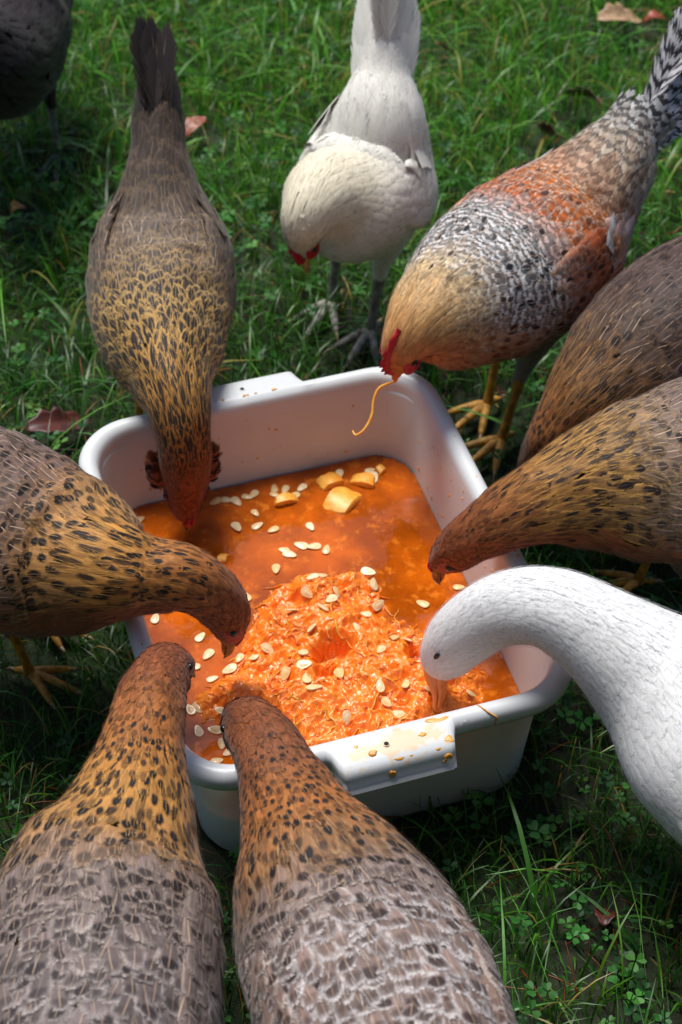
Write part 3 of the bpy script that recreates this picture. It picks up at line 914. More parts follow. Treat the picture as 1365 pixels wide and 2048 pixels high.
# chunks of flesh
def chunk_mesh(a, b_, h_, seed):
    r = np.random.default_rng(seed)
    k = 7
    V_, F_, = [], []
    lim = np.linspace(-1, 1, k)
    off = 0
    for ax in range(3):
        for sg in (-1, 1):
            p, q_ = np.meshgrid(lim, lim, indexing='ij')
            d = np.zeros((k, k, 3))
            d[..., ax] = sg
            d[..., (ax + 1) % 3] = p * sg
            d[..., (ax + 2) % 3] = q_
            V_.append(d.reshape(-1, 3))
            i_, j_ = np.meshgrid(np.arange(k - 1), np.arange(k - 1), indexing='ij')
            F_.append(np.stack([i_ * k + j_, (i_ + 1) * k + j_, (i_ + 1) * k + j_ + 1, i_ * k + j_ + 1], -1).reshape(-1, 4) + off)
            off += k * k
    d = np.concatenate(V_)
    rd = d / (np.sum(np.abs(d) ** 9, 1) ** (1 / 9))[:, None]
    P = rd * [a / 2, b_ / 2, h_ / 2]
    P[:, 0] += P[:, 1] * r.uniform(-.4, .4)
    P[:, 2] += P[:, 0] * r.uniform(-.25, .25) + P[:, 1] * r.uniform(-.2, .2) - .8 * P[:, 0] ** 2 / a
    P += .0012 * (np.stack([vnoise(d[:, 0] * 2.3 + 9 * s_ + seed, d[:, 1] * 2.3 + d[:, 2] * 1.7, s_) for s_ in range(3)], -1) - .5) * 2
    mb = MB()
    mb.add(P, np.concatenate(F_))
    return mb.mesh('pumpkin_chunk', [M['flesh']])


M['flesh'] = (lambda m: (m.p(Base_Color=m.mix(m.smooth(m.noise(m.n('TexCoord').outputs['Object'], 110, 4, .6), .35, .7), lin((246, 182, 76)), lin((240, 150, 44))), Roughness=.42, Subsurface_Weight=.3, Subsurface_Scale=.005), m.mat)[1])(NT('pumpkin_flesh'))
M['flesh'].node_tree.nodes['Principled BSDF'].inputs['Subsurface Radius'].default_value = (1, .5, .15)
clab = ['curved yellow-orange pumpkin chunk in the corner of the tub', 'largest yellow pumpkin chunk half sunk in the juice', 'long thin pumpkin slab floating beside the tub end wall', 'flat pumpkin chunk against the tub end wall', 'tiny deep orange pumpkin piece in the tub corner', 'small yellow pumpkin piece in the juice by the leaning hen']
for k, (wx, wy, a, b_) in enumerate(CHUNKS):
    o = link('pumpkin_chunk', chunk_mesh(a, b_, .014 if a > .02 else .008, 70 + k), label=clab[k], cat='pumpkin')
    o.location = (wx, wy, LIQ + (.0015 if a > .02 else .002))
    o.rotation_euler = (rng.normal(0, .1), rng.normal(0, .1), TUB_YAW + [-.6, .7, .05, .2, .4, 1][k])

# splashes dried on the rim and walls, part of the mess on the tub
blob_src = []
mbp = MB()


def blob(c, n, r_, th=.0009, stretch=1.0, ref=(1, 0, 0)):
    n = unit(n)
    a1 = unit(np.asarray(ref, float) - n * (np.asarray(ref, float) @ n))
    a2 = np.cross(n, a1)
    k = 22
    a = np.linspace(0, 2 * math.pi, k, endpoint=False)
    rr_ = r_ * (1 + .6 * np.interp(a, np.linspace(0, 2 * math.pi, 9), np.r_[(q_ := rng.uniform(-1, 1, 8)), q_[0]]))
    ring = lambda s_, z_: np.asarray(c) + a1 * (np.cos(a) * rr_ * s_ * stretch)[:, None] + a2 * (np.sin(a) * rr_ * s_)[:, None] + n * z_
    V_ = np.concatenate([ring(1, -.0004), ring(.92, th * .7), ring(.5, th), ring(.02, th * 1.05)])
    q = np.arange(k)
    mbp.add(V_, np.concatenate([np.stack([b_ * k + q, b_ * k + (q + 1) % k, (b_ + 1) * k + (q + 1) % k, (b_ + 1) * k + q], 1) for b_ in range(3)]))


hl, hw = TUB_L / 2, TUB_W / 2
for bx, by, br, bs in ((.052, -.256, .0055, 2.2), (.055, -.278, .004, 1.2), (-.004, -.2815, .0045, 2.0), (.012, -.282, .003, 1.3), (.04, -.282, .003, 2.0), (-.02, -.272, .003, 1.5), (.03, -.266, .002, 1.8), (-.035, -.262, .0018, 1.4)):
    blob((bx, by, TUB_H - .0015 - max(0, -.272 - by) * .35), (0, -.15, 1), br, .0006, bs)
for bx, bz, br in ((-.006, TUB_H - .0165, .0042), (.05, TUB_H - .013, .0035), (.046, TUB_H - .018, .002)):
    blob((bx, -.2905, bz), (0, -1, .12), br, .0012, 1.0)
mbp.add(*tube([(.094, -.2485, TUB_H - .001), (.097, -.2545, TUB_H + .0001), (.102, -.2605, TUB_H - .0018), (.1085, -.2640, TUB_H - .0075), (.1075, -.2645, TUB_H - .0135), (.1080, -.2632, TUB_H - .020)], [.0007, .0009, .0008, .0010, .0007, .0009], 6, 24))   # dribble
for k in range(60):      # specks on the inner walls
    z_ = rng.uniform(LIQ + .01, TUB_H - .02)
    ins = .0245 + .0065 * (TUB_H - .03 - z_) / (TUB_H - .13) if z_ > .1 else .032
    if k % 2:
        blob((rng.uniform(-.14, .14), hl - ins - .0002, z_), (0, -1, .1), rng.uniform(.0006, .0018), .0006, rng.uniform(.7, 1.4))
    else:
        blob((hw - ins - .0002, rng.uniform(-.05, .2), z_), (-1, 0, .1), rng.uniform(.0006, .0016), .0006, rng.uniform(.7, 1.4), ref=(0, 1, 0))
for k in range(26):      # specks on the rim
    e_ = rng.integers(0, 3)
    q_ = rng.uniform(-1, 1)
    if e_ == 0:
        c_ = (q_ * .13, hl - .0105, TUB_H - .0006)
    elif e_ == 1:
        c_ = (hw - .0105, q_ * .19, TUB_H - .0006)
    else:
        c_ = (-hw + .0105, q_ * .19, TUB_H - .0006)
    blob(c_, (0, 0, 1), rng.uniform(.0007, .0018), .0005, rng.uniform(.7, 1.8))
M['splash'] = simple('pumpkin_splash', lin((232, 168, 70)), .35, 200, lin((214, 144, 52)))
so = link('juice_splash', mbp.mesh('juice_splash', [M['splash']]), tub, kind='stuff')

# strand hanging from the cockerel's beak
st_ = MB()
st_.add(*tube(STRAND, [.0014, .0016, .0015, .0017, .0015, .0013, .0009], 7, 36))
link('pumpkin_strand', st_.mesh('pumpkin_strand', [M['flesh']], STRAND[0]), label='thin yellow pumpkin strand hanging from the cockerel\'s beak', cat='pumpkin', loc=STRAND[0])

# ------------------------------------------------------------------ fallen leaves
LC = dict(tan=((190, 158, 120), (150, 116, 84)), red=((150, 64, 36), (110, 44, 26)), brown=((112, 84, 66), (76, 54, 42)), dark=((92, 40, 30), (58, 28, 22)), pink=((176, 128, 110), (140, 70, 48)), yellow=((170, 120, 50), (140, 84, 34)))
LD = [('tan', .085, .042, .3, 'pale tan curled fallen leaf lying far behind the barred cockerel tail'), ('red', .04, .022, 0.1, 'small rust-red leaf scrap beside the pale tan leaf'), ('red', .026, .016, .9, 'tiny red-brown leaf in the grass behind the white hen'), ('brown', .075, .036, 2.2, 'grey-brown curled leaf standing beside the barred tail'),
      ('dark', .055, .034, 1.7, 'dark brown curled leaf upright in grass near the cockerel saddle'), ('tan', .062, .046, .5, 'pale tan leaf between the cockerel and the dark brown hen'), ('pink', .05, .024, .9, 'pinkish curled leaf beside the dark upright hen tail'), ('dark', .085, .036, .35, 'long dark red wet leaf beside the rounded tub corner'), ('dark', .035, .02, 1.4, 'small dark red leaf deep in grass beside the scalloped hen'),
      ('yellow', .022, .016, .4, 'small yellow-brown leaf in the clover below the black hen'), ('red', .02, .012, 1.1, 'tiny rusty leaf in the clover beside the white hen')]
for k, ((cn_, lx, ly, lz), (_, L_, W_, yaw_, lab)) in enumerate(zip(LEAVES, LD)):
    r = np.random.default_rng(300 + k)
    t = np.linspace(0, 1, 15)
    x_ = np.linspace(-1, 1, 9)
    prof = np.sin(np.clip(t * 1.02, 0, 1) * math.pi) ** .7 * (1 + .18 * np.sin(t * 26)) * W_ / 2 + .0008
    cur = r.uniform(.5, 1.0)
    X = (t[:, None] - .5) * L_ + 0 * x_
    Y = x_[None] * prof[:, None]
    Z = cur * np.abs(Y) ** 1.6 * 6 + .012 * np.sin(t * 3.1 + r.uniform(0, 2))[:, None] + .003 * fbm(X * 90, Y * 90, 2, k)
    V_ = np.stack([X, Y, Z], -1).reshape(-1, 3)
    i, j = np.meshgrid(np.arange(14), np.arange(8), indexing='ij')
    F_ = np.stack([i * 9 + j, i * 9 + j + 1, (i + 1) * 9 + j + 1, (i + 1) * 9 + j], -1).reshape(-1, 4)
    mt = simple('leaf_' + cn_ + str(k), lin(LC[cn_][0]), .45, 90, lin(LC[cn_][1]), .5, 200)
    lo = link('fallen_leaf', npmesh('fallen_leaf', V_, F_, mt), label=lab, cat='leaf')
    lo.location = (lx, ly, lz + .006)
    lo.rotation_euler = (r.normal(0, .15) + (.9 if cn_ in ('brown',) or k == 4 else .2), r.normal(0, .2), yaw_)
    so_ = lo.modifiers.new('thickness', 'SOLIDIFY')
    so_.thickness = .0006


# ------------------------------------------------------------------ birds
class Loft:
    def __init__(self, ctrl, n=160, ref=None):
        X, self.t = catmull(np.array(ctrl), n)
        self.C = X[:, :3]
        self.w = np.maximum(X[:, 3], .004)
        self.h = np.maximum(X[:, 4], .004)
        self.T, self.S, self.U = frames(self.C, ref)
        self.s = np.concatenate([[0], np.cumsum(np.linalg.norm(np.diff(self.C, axis=0), axis=1))])
        self.len = self.s[-1]

    def at(self, s, phi, off=0.0):
        sc = np.clip(s, 0, self.len)
        g = lambda A: np.stack([np.interp(sc, self.s, A[:, k]) for k in range(3)], -1)
        C, S, U, T = g(self.C), g(self.S), g(self.U), g(self.T)
        w, h = np.interp(sc, self.s, self.w), np.interp(sc, self.s, self.h)
        sn, cs = np.sin(phi), np.cos(phi)
        N = unit(S * (sn / w)[..., None] + U * (cs / h)[..., None])
        P = C + S * (w * sn)[..., None] + U * (h * cs)[..., None] + N * np.asarray(off)[..., None]
        return P + T * (s - sc)[..., None], N

    def idx(self, s):
        return np.interp(s, self.s, self.t)

    def frame_at(self, i):
        k = int(np.argmin(abs(self.t - i)))
        return self.C[k], self.T[k], self.S[k], self.U[k], self.w[k], self.h[k]

    def mesh(self, k=28, shrink=.0028, step=2):
        sl = slice(None, None, step)
        a = np.linspace(0, 2 * math.pi, k, endpoint=False)
        w, h = np.maximum(self.w[sl] - shrink, .002), np.maximum(self.h[sl] - shrink, .002)
        V = self.C[sl, None] + self.S[sl, None] * (w[:, None] * np.sin(a))[..., None] + self.U[sl, None] * (h[:, None] * np.cos(a))[..., None]
        m = V.shape[0]
        V = V.reshape(-1, 3)
        i, j = np.meshgrid(np.arange(m - 1), np.arange(k), indexing='ij')
        F = np.stack([i * k + j, i * k + (j + 1) % k, (i + 1) * k + (j + 1) % k, (i + 1) * k + j], -1).reshape(-1, 4)
        n0 = len(V)
        V = np.concatenate([V, [self.C[0] - self.T[0] * w[0] * .5, self.C[-1] + self.T[-1] * w[-1] * .4]])
        jj = np.arange(k)
        b = (m - 1) * k
        F0 = np.stack([np.full(k, n0), (jj + 1) % k, jj, jj], 1)
        F1 = np.stack([np.full(k, n0 + 1), b + jj, b + (jj + 1) % k, b + (jj + 1) % k], 1)
        return V, np.concatenate([F, F0, F1])


def pal(L, W, base, edge=None, ea=0., spot=None, sa=0., shaft=0., bar=0., point=0., lift=.05, var=.12, svar=0.):
    """a feather's look: sizes in mm, colours as sRGB; slots 0 L, 1 W, 2 lift, 3 point, 4-6 base, 7-9 edge, 10 edge amount,
    11-13 spot, 14 spot amount, 15 shaft, 16 bars, 17 brightness variation, 18 spot variation"""
    return np.array([L / 1000, W / 1000, lift, point, *lin(base), *lin(edge or base), ea, *lin(spot or (20, 16, 15)), sa, shaft, bar, var, svar])


def feathers(loft, stops, belly=None, belly_at=(1.7, 2.3), s0=0.0, s1=None, phi_rng=(-math.pi, math.pi), dens=1.0, K=5, Mc=5, r=rng, split=None):
    """rows of overlapping feathers from tail to head; returns dict of arrays"""
    idxs = np.array([a for a, _ in stops], float)
    par = np.array([b for _, b in stops])
    s1 = loft.len if s1 is None else s1
    S0, PH, PR = [], [], []
    s = s0
    row = 0
    get = lambda i: np.array([np.interp(i, idxs, par[:, k]) for k in range(par.shape[1])])
    while s < s1:
        p = get(loft.idx(s))
        L, W = p[0], p[1]
        rr = (np.interp(s, loft.s, loft.w) + np.interp(s, loft.s, loft.h)) / 2
        n = max(5, int(rr * (phi_rng[1] - phi_rng[0]) / (W * .66) * dens))
        ph = phi_rng[0] + (np.arange(n) + .5 * (row % 2) + r.uniform(-.28, .28, n)) / n * (phi_rng[1] - phi_rng[0])
        ss = s + r.uniform(-.22, .22, n) * L * .6
        S0.append(ss)
        PH.append(ph)
        PR.append(np.repeat(p[None], n, 0))
        s += L * .37 / dens
        row += 1
    S0, PH, PR = np.concatenate(S0), np.concatenate(PH), np.concatenate(PR)
    n = len(S0)
    ji = loft.idx(S0) + r.normal(0, .10, n)
    PR[:, 4:] = np.stack([np.interp(ji, idxs, par[:, k]) for k in range(4, par.shape[1])], 1)
    if belly is not None:
        d = np.abs((PH + math.pi) % (2 * math.pi) - math.pi)
        bi = np.array([a for a, _ in belly], float)
        bp = np.array([b for _, b in belly])
        B = np.stack([np.interp(loft.idx(S0), bi, bp[:, k]) for k in range(bp.shape[1])], 1)
        f = sstep(*belly_at, d + r.normal(0, .12, n))[:, None]
        PR[:, 4:] = PR[:, 4:] * (1 - f) + B[:, 4:] * f
    return place(loft, S0, PH, PR, K, Mc, r)


def place(loft, S0, PH, PR, K, Mc, r):
    n = len(S0)
    L = PR[:, 0] * r.uniform(.82, 1.18, n)
    W = PR[:, 1] * r.uniform(.85, 1.15, n)
    t = np.linspace(0, 1, K)
    x = np.linspace(-1, 1, Mc)
    tt = t[None, :, None] + 0 * x
    rounded = np.interp(t, [0, .25, .55, .8, 1], [.6, .92, 1, 1, .96])
    pointed = np.interp(t, [0, .25, .5, .8, 1], [.6, .95, 1, .8, .5])
    pt = PR[:, 3][:, None]
    prof = (rounded * (1 - pt) + pointed * pt)[:, :, None] * (W / 2)[:, None, None]
    teff = tt - .06 * (x ** 2)[None, None] * tt ** 2 * (1 - .5 * pt[:, :, None])
    teff = teff + r.normal(0, .02, (n, K, Mc)) * tt
    s = S0[:, None, None] - teff * L[:, None, None]
    sc = np.clip(s, 0, loft.len)
    w, h = np.interp(sc, loft.s, loft.w), np.interp(sc, loft.s, loft.h)
    ph0 = PH[:, None, None]
    rad = np.sqrt((w * np.cos(ph0)) ** 2 + (h * np.sin(ph0)) ** 2)
    drift = (r.normal(0, .16, n) * L)[:, None, None] * tt
    ph = ph0 + np.clip((x[None, None] * prof + drift) / np.maximum(rad, .006), -1.2, 1.2)
    lift = (PR[:, 2] * r.uniform(.6, 1.5, n))[:, None, None]
    off = -.001 + lift * L[:, None, None] * tt ** 1.15 - .10 * np.abs(x)[None, None] ** 2 * prof + (np.clip(PR[:, 17] / .12, .12, 1) * np.abs(r.normal(0, .0003, n)))[:, None, None] + .006 * np.clip(PR[:, 17] / .12, .2, 1)[:, None, None] * vnoise(s * 36, ph * 2.2 + 11, 5) * np.clip(rad / .05, .2, 1)
    P, N = loft.at(s, ph, off)
    uv = np.stack([np.broadcast_to(x * .5 + .5, (n, K, Mc)), np.broadcast_to(t[:, None], (n, K, Mc))], -1)
    v = PR[:, 17]
    bright = np.exp(r.normal(0, 1, n) * v)[:, None]
    one = lambda a: np.repeat(a, K * Mc, 0)
    sa = np.clip(PR[:, 14] + r.normal(0, 1, n) * PR[:, 18], 0, 1)
    fb = np.concatenate([np.clip(PR[:, 4:7] * bright, 0, .92), np.ones((n, 1))], 1)
    fe = np.concatenate([np.clip(PR[:, 7:10] * np.exp(r.normal(0, .7, n) * v)[:, None], 0, .92), PR[:, 10:11]], 1)
    fs = np.concatenate([PR[:, 11:14], sa[:, None]], 1)
    fp = np.stack([PR[:, 15] * r.uniform(.2, 1.2, n).clip(0, 1), PR[:, 16], r.uniform(0, 1, n), PR[:, 3]], 1)
    i, j, q = np.meshgrid(np.arange(n), np.arange(K - 1), np.arange(Mc - 1), indexing='ij')
    b = i * K * Mc
    F = np.stack([b + j * Mc + q, b + j * Mc + q + 1, b + (j + 1) * Mc + q + 1, b + (j + 1) * Mc + q], -1).reshape(-1, 4)
    return dict(P=P.reshape(-1, 3), F=F, uv=uv.reshape(-1, 2), fb=one(fb), fe=one(fe), fs=one(fs), fp=one(fp), n=n, idx=loft.idx(S0))


def fuzz(loft, stops, n, belly=None, belly_at=(1.7, 2.3), s0=0.0, s1=None, r=rng, width=.00036, stick=.08, lmin=.006, lmax=.013, near_tail=0):
    """fine loose barbs lying over the feathers, coloured like them"""
    s1 = loft.len if s1 is None else s1
    wgt = np.where((loft.s >= s0) & (loft.s <= s1), loft.w + loft.h + .01, 0)
    cdf = np.cumsum(wgt) / wgt.sum()
    S0 = np.interp(r.uniform(0, 1, n), cdf, loft.s)
    PH = r.uniform(-math.pi, math.pi, n)
    idxs = np.array([a for a, _ in stops], float)
    par = np.array([b for _, b in stops])
    PR = np.stack([np.interp(loft.idx(S0), idxs, par[:, k]) for k in range(par.shape[1])], 1)
    if belly is not None:
        d = np.abs(PH)
        bi, bp = np.array([a for a, _ in belly], float), np.array([b for _, b in belly])
        B = np.stack([np.interp(loft.idx(S0), bi, bp[:, k]) for k in range(bp.shape[1])], 1)
        f = sstep(*belly_at, d + r.normal(0, .12, n))[:, None]
        PR[:, 4:] = PR[:, 4:] * (1 - f) + B[:, 4:] * f
    u = r.uniform(0, 1, n)[:, None]
    sp = PR[:, 14:15] * .28 + np.minimum(PR[:, 16:17], 1) * .3
    PR[:, 4:7] = np.where(u < sp, PR[:, 11:14], np.where(u < sp + PR[:, 10:11] * .55, PR[:, 7:10], PR[:, 4:7]))
    L0 = PR[:, 0].copy()
    PR[:, 0] = np.clip(L0 * .42, lmin, lmax)
    PR[:, 1] = width
    PR[:, 2] = stick * r.uniform(.3, 1.3, n)
    off = PR[:, 2].copy()
    d = place(loft, S0, PH, PR, 4, 2, r)
    # carry the roots out to the top of the feather layer
    P, N = loft.at(np.repeat(S0, 8), np.repeat(PH, 8))
    d['P'] = d['P'] + N * (.001 + .045 * np.repeat(L0, 8))[:, None]
    d['uv'] = np.full_like(d['uv'], .3) + d['uv'] * .05
    d['fe'][:, 3] = 0
    d['fs'][:, 3] = 0
    d['fp'][:, :2] = 0
    d['fb'][:, 3] = 1
    return d


def fmesh(name, parts, base):
    off, P, F, A = 0, [], [], {k: [] for k in ('uv', 'fb', 'fe', 'fs', 'fp')}
    for d in parts:
        P.append(d['P'])
        F.append(d['F'] + off)
        off += len(d['P'])
        for k in A:
            A[k].append(d[k])
    A = {k: np.concatenate(v) for k, v in A.items()}
    uv = A.pop('uv')
    return npmesh(name, np.concatenate(P) - np.array(base), np.concatenate(F), M['feather'], uv=uv, attrs=A)


def quill(root, d, up, L, W, p, curl=0., side_curl=0., K=10, Mc=5, cup=.15, r=rng):
    """one long free feather (tail, wing tip); d direction, up = its face normal"""
    d = unit(d)
    sv = unit(np.cross(d, up))
    nv = np.cross(sv, d)
    t = np.linspace(0, 1, K)
    x = np.linspace(-1, 1, Mc)
    ang = curl * t
    ds = L / (K - 1)
    a2 = side_curl * t
    step = d[None] * (np.cos(ang) * np.cos(a2))[:, None] + nv[None] * np.sin(ang)[:, None] + sv[None] * np.sin(a2)[:, None]
    C = np.asarray(root) + np.concatenate([[np.zeros(3)], np.cumsum(step[:-1] * ds, 0)])
    prof = np.interp(t, [0, .15, .5, .85, .95, 1], [.3, .75, 1, .95, .75, .45]) * W / 2
    V = C[:, None] + sv * (x[None] * prof[:, None])[..., None] - nv * (cup * x[None] ** 2 * prof[:, None])[..., None]
    V = V - (step[:, None] * (x[None] ** 2 * (t ** 3)[:, None] * W * .35)[..., None])
    uv = np.stack(np.broadcast_arrays(x[None] * .5 + .5, t[:, None]), -1)
    n = K * Mc
    rep = lambda a: np.repeat(np.asarray(a, float)[None], n, 0)
    i, j = np.meshgrid(np.arange(K - 1), np.arange(Mc - 1), indexing='ij')
    F = np.stack([i * Mc + j, i * Mc + j + 1, (i + 1) * Mc + j + 1, (i + 1) * Mc + j], -1).reshape(-1, 4)
    br = np.exp(r.normal(0, p[17]))
    return dict(P=V.reshape(-1, 3), F=F, uv=uv.reshape(-1, 2), fb=rep([*np.clip(p[4:7] * br, 0, .92), .3]), fe=rep([*p[7:10], p[10]]),
                fs=rep([*p[11:14], p[14]]), fp=rep([p[15], p[16], r.uniform(), p[3]]), n=1)




def leg_into(mb, foot, hip, fwd, side, mat=1, shank_r=.0065, hock_back=.018, hock_h=.085, web=False, scale=1.0):
    """shank, toes and claws added to the body mesh; returns the hock"""
    foot = np.array([foot[0], foot[1], .016])
    hock = foot + np.array([0, 0, hock_h]) * 1.0 - fwd * hock_back
    hock = hock + (hip - hock) * np.array([.18, .18, 0])
    v, f = tube([foot + [0, 0, .002], foot * .75 + hock * .25, foot * .35 + hock * .65, hock, hock + (hip - hock) * .25],
                np.array([1.05, .85, .85, 1.15, 1.4]) * shank_r * scale, 10, 16)
    mb.add(v, f, mat)
    tips = []
    for ang, ln in ((-34, .046), (0, .058), (32, .047), (180, .02)):
        a = math.radians(ang)
        d = fwd * math.cos(a) + side * math.sin(a)
        ln *= scale
        mid, end = foot + d * ln * .5 + [0, 0, .002], foot + d * ln - [0, 0, .004]
        v, f = tube([foot, foot + d * ln * .25 + [0, 0, .003], mid, foot + d * ln * .8 - [0, 0, .001], end],
                    np.array([.0062, .0056, .0047, .0042, .003]) * scale, 8, 14)
        mb.add(v, f, mat)
        v, f = tube([end, end + d * .007 * scale + [0, 0, .001], end + d * .014 * scale - [0, 0, .004]], [.0026, .0018, .0005], 6, 7)
        mb.add(v, f, 2)
        tips.append(end)
    if web:
        for a, b in ((0, 1), (1, 2)):
            m_ = (tips[a] + tips[b]) / 2 * .85 + foot * .15
            V = np.array([foot, tips[a], m_, tips[b]])
            mb.add(np.concatenate([V, V - [0, 0, .002]]), [[0, 1, 2, 3], [7, 6, 5, 4], [1, 5, 6, 2], [2, 6, 7, 3]], mat)
    return hock


def make_bird(key, name, label, cat, group, stops, belly=None, belly_at=(1.75, 2.4), neck_i=4.6, under='under_brown', leg='leg_yellow',
              beak='beak_horn', face='face_pink', face_size=.011, comb=None, thigh=None, wing=None, tail=None, trunk_i=3, eye_i=1.75,
              muff=None, duck=False, dens=1.0, wing_span=(1.2, 4.1), leg_scale=1.0, seed=0, wing_phi=1.25, hock_h=.085, fuzz_n=(1500, 2000)):
    r = np.random.default_rng(100 + seed)
    loft = Loft(CTRL[key])
    nI = len(CTRL[key]) - 1
    c, T, S, U, w, h = loft.frame_at(trunk_i)
    base = np.array([c[0], c[1], 0.0])
    root = link(name, None, label=label, cat=cat, group=group, loc=tuple(base))
    fwd = unit([T[0], T[1], 0])
    side = np.cross(fwd, [0, 0, 1])
    # body: trunk, neck, head, legs
    mb = MB()
    mb.add(*loft.mesh(), 0)
    given = [np.array(p) for p in FEET.get(key, [])]
    feet = []
    if len(given) == 2:
        feet = given
    elif len(given) == 1:
        d = given[0] - base[:2]
        k = d @ side[:2]
        sg = 1 if k >= 0 else -1
        if abs(k) < .03:
            feet = [given[0], given[0] - sg * side[:2] * .075 - fwd[:2] * .03]
        else:
            feet = [given[0], given[0] - 2 * k * side[:2] - fwd[:2] * .035]
    else:
        feet = [base[:2] + side[:2] * .042 + fwd[:2] * .02, base[:2] - side[:2] * .042 - fwd[:2] * .015]
    thighs = []
    for ft in feet:
        sg = 1 if (ft - base[:2]) @ side[:2] >= 0 else -1
        hip = c + side * sg * w * .45 - np.array([0, 0, h * .25])
        hock = leg_into(mb, ft, hip, fwd, side, shank_r=.0062 if not duck else .007, web=duck, scale=leg_scale, hock_h=hock_h if not duck else .06)
        tl = Loft([(*(hock + (hip - hock) * -.02), .0085, .0085), (*(hock + (hip - hock) * .22), .014, .015), (*(hock + (hip - hock) * .55), .027, .03), (*hip, .042, .045)], 40, ref=side)
        mb.add(*tl.mesh(16, .002, 2), 0)
        thighs.append(tl)
    link('body', mb.mesh(name + '_body', [M[under], M[leg], M['claw']], base), root)
    # plumage
    s_neck = float(np.interp(neck_i, loft.t, loft.s))
    kw = dict(belly=belly, belly_at=belly_at, r=r, dens=dens)
    A = feathers(loft, stops, s0=0, s1=s_neck, **kw)
    Bf = feathers(loft, stops, s0=s_neck, s1=loft.len - .004, K=4, **kw)
    fz = dict(belly=belly, belly_at=belly_at, r=r)
    FA = fuzz(loft, stops, fuzz_n[0], s0=0, s1=s_neck, **fz)
    FB = fuzz(loft, stops, fuzz_n[1], s0=s_neck, s1=loft.len - .006, **fz)
    tp = thigh if thigh is not None else (belly or stops)[0][1]
    tf = [feathers(tl, [(0, tp), (3, tp)], s0=.012, s1=tl.len, r=r, K=4, Mc=3) for tl in thighs]
    # thigh feathers point down: they are rooted towards the hip, which is the loft's head end
    link('back_plumage', fmesh(name + '_back', [A, FA] + tf, base), root, kind='stuff')
    link('neck_plumage', fmesh(name + '_neck', [Bf, FB], base), root, kind='stuff')
    # wings
    if wing is not None:
        for sg in (-1, 1):
            cs = []
            for q in np.linspace(0, 1, 7):
                i = wing_span[0] + (wing_span[1] - wing_span[0]) * q
                C_, T_, S_, U_, w_, h_ = loft.frame_at(i)
                k = math.sin(math.pi * min(1, .12 + q * .83)) ** .7
                ang = wing_phi + .25 * (1 - q)
                P = C_ + S_ * sg * w_ * math.sin(ang) * .90 + U_ * h_ * math.cos(ang) * .90
                if abs(q - .5) < .01:
                    nw = unit(S_ * sg * math.sin(ang) / w_ + U_ * math.cos(ang) / h_)
                cs.append((*P, .004 + .0075 * k, .010 + .038 * k))
            wl = Loft(cs, 60, ref=nw)
            ph = (.1, math.pi - .1)
            ws = [(0, wing[0]), (2.6, wing[1]), (6, wing[-1])]
            parts = [feathers(wl, ws, s0=.02, r=r, phi_rng=ph)]
            for k in range(6):       # flight feathers closing the wing tip
                P, N = wl.at(np.array([wl.len * (.34 - .02 * k)]), np.array([math.pi / 2 + sg * (-.55 + .17 * k)]), np.array([.0005 + .0008 * (6 - k)]))
                d = -wl.T[12] - sg * wl.U[12] * (.05 * k - .06) - N[0] * .16
                parts.append(quill(P[0], d, N[0], .068 - .003 * k, .018, wing[0] * np.r_[np.ones(14), .3, np.ones(4)], curl=-.15, r=r))
            wb = link('wing', fmesh(name + '_wing', parts, base), root)
    # tail
    if tail is not None:
        R0, T0, S0_, U0 = loft.C[0], loft.T[0], loft.S[0], loft.U[0]
        for fthr in tail(R0, -T0, S0_, U0, r):
            link('tail_feather', fmesh(name + '_tail', [fthr], base), root)
    # head
    Ce, Te, Se, Ue, we, he = loft.frame_at(nI)
    tip = np.array(BEAK[key])
    bd = unit(tip - Ce)
    bl = np.linalg.norm(tip - Ce)
    if duck:
        ru = unit(np.cross(Se, bd))
        ru = ru if ru @ Ue > 0 else -ru
        st = Ce - bd * .016
        for nm, sg, ln, th in (('beak', 1, 1.0, .0075), ('lower_beak', -1, .93, .005)):
            P = [st + ru * .004 * sg, Ce + ru * (.005 if sg > 0 else -.003), Ce + bd * bl * .45 * ln + ru * (.001 if sg > 0 else -.0045), Ce + bd * bl * .8 * ln + ru * (.0 if sg > 0 else -.004), tip * ln + Ce * (1 - ln) + ru * (0.0005 if sg > 0 else -.003)]
            v, f = tube(P, np.array([[.014, th * 1.7], [.0155, th * 1.5], [.0155, th * .75], [.0165, th * .5], [.010, th * .35]]), 14, 24, ref=Se)
            mbk = MB()
            mbk.add(v, f)
            bo = link(nm, mbk.mesh(name + nm, [M['bill']], base), root)
            if sg > 0:
                mbn = MB()
                mbn.add(*ellipsoid(tip + ru * .002 - bd * .003, [Se * .0035, bd * .005, ru * .0025], 10, 6))
                link('nail', mbn.mesh(name + 'nail', [M['nail']], base), bo)
    else:
        ru = unit(Ue - bd * (Ue @ bd))
        mbk = MB()
        v, f = tube([Ce - bd * .008 + ru * .001, Ce + ru * .0035, Ce + bd * bl * .55 + ru * .0035, tip], np.array([[we, he], [.0062, .006], [.0040, .0042], [.0008, .0008]]), 12, 18, ref=Se)
        mbk.add(v, f)
        v, f = tube([Ce - bd * .006 - ru * .003, Ce - ru * .0035, Ce + bd * bl * .45 - ru * .0025, Ce + bd * bl * .78 - ru * .001], np.array([[we * .8, he * .6], [.005, .003], [.0032, .0022], [.0006, .0006]]), 10, 14, ref=Se)
        mbk.add(v, f)
        link('beak', mbk.mesh(name + 'beak', [M[beak]], base), root)
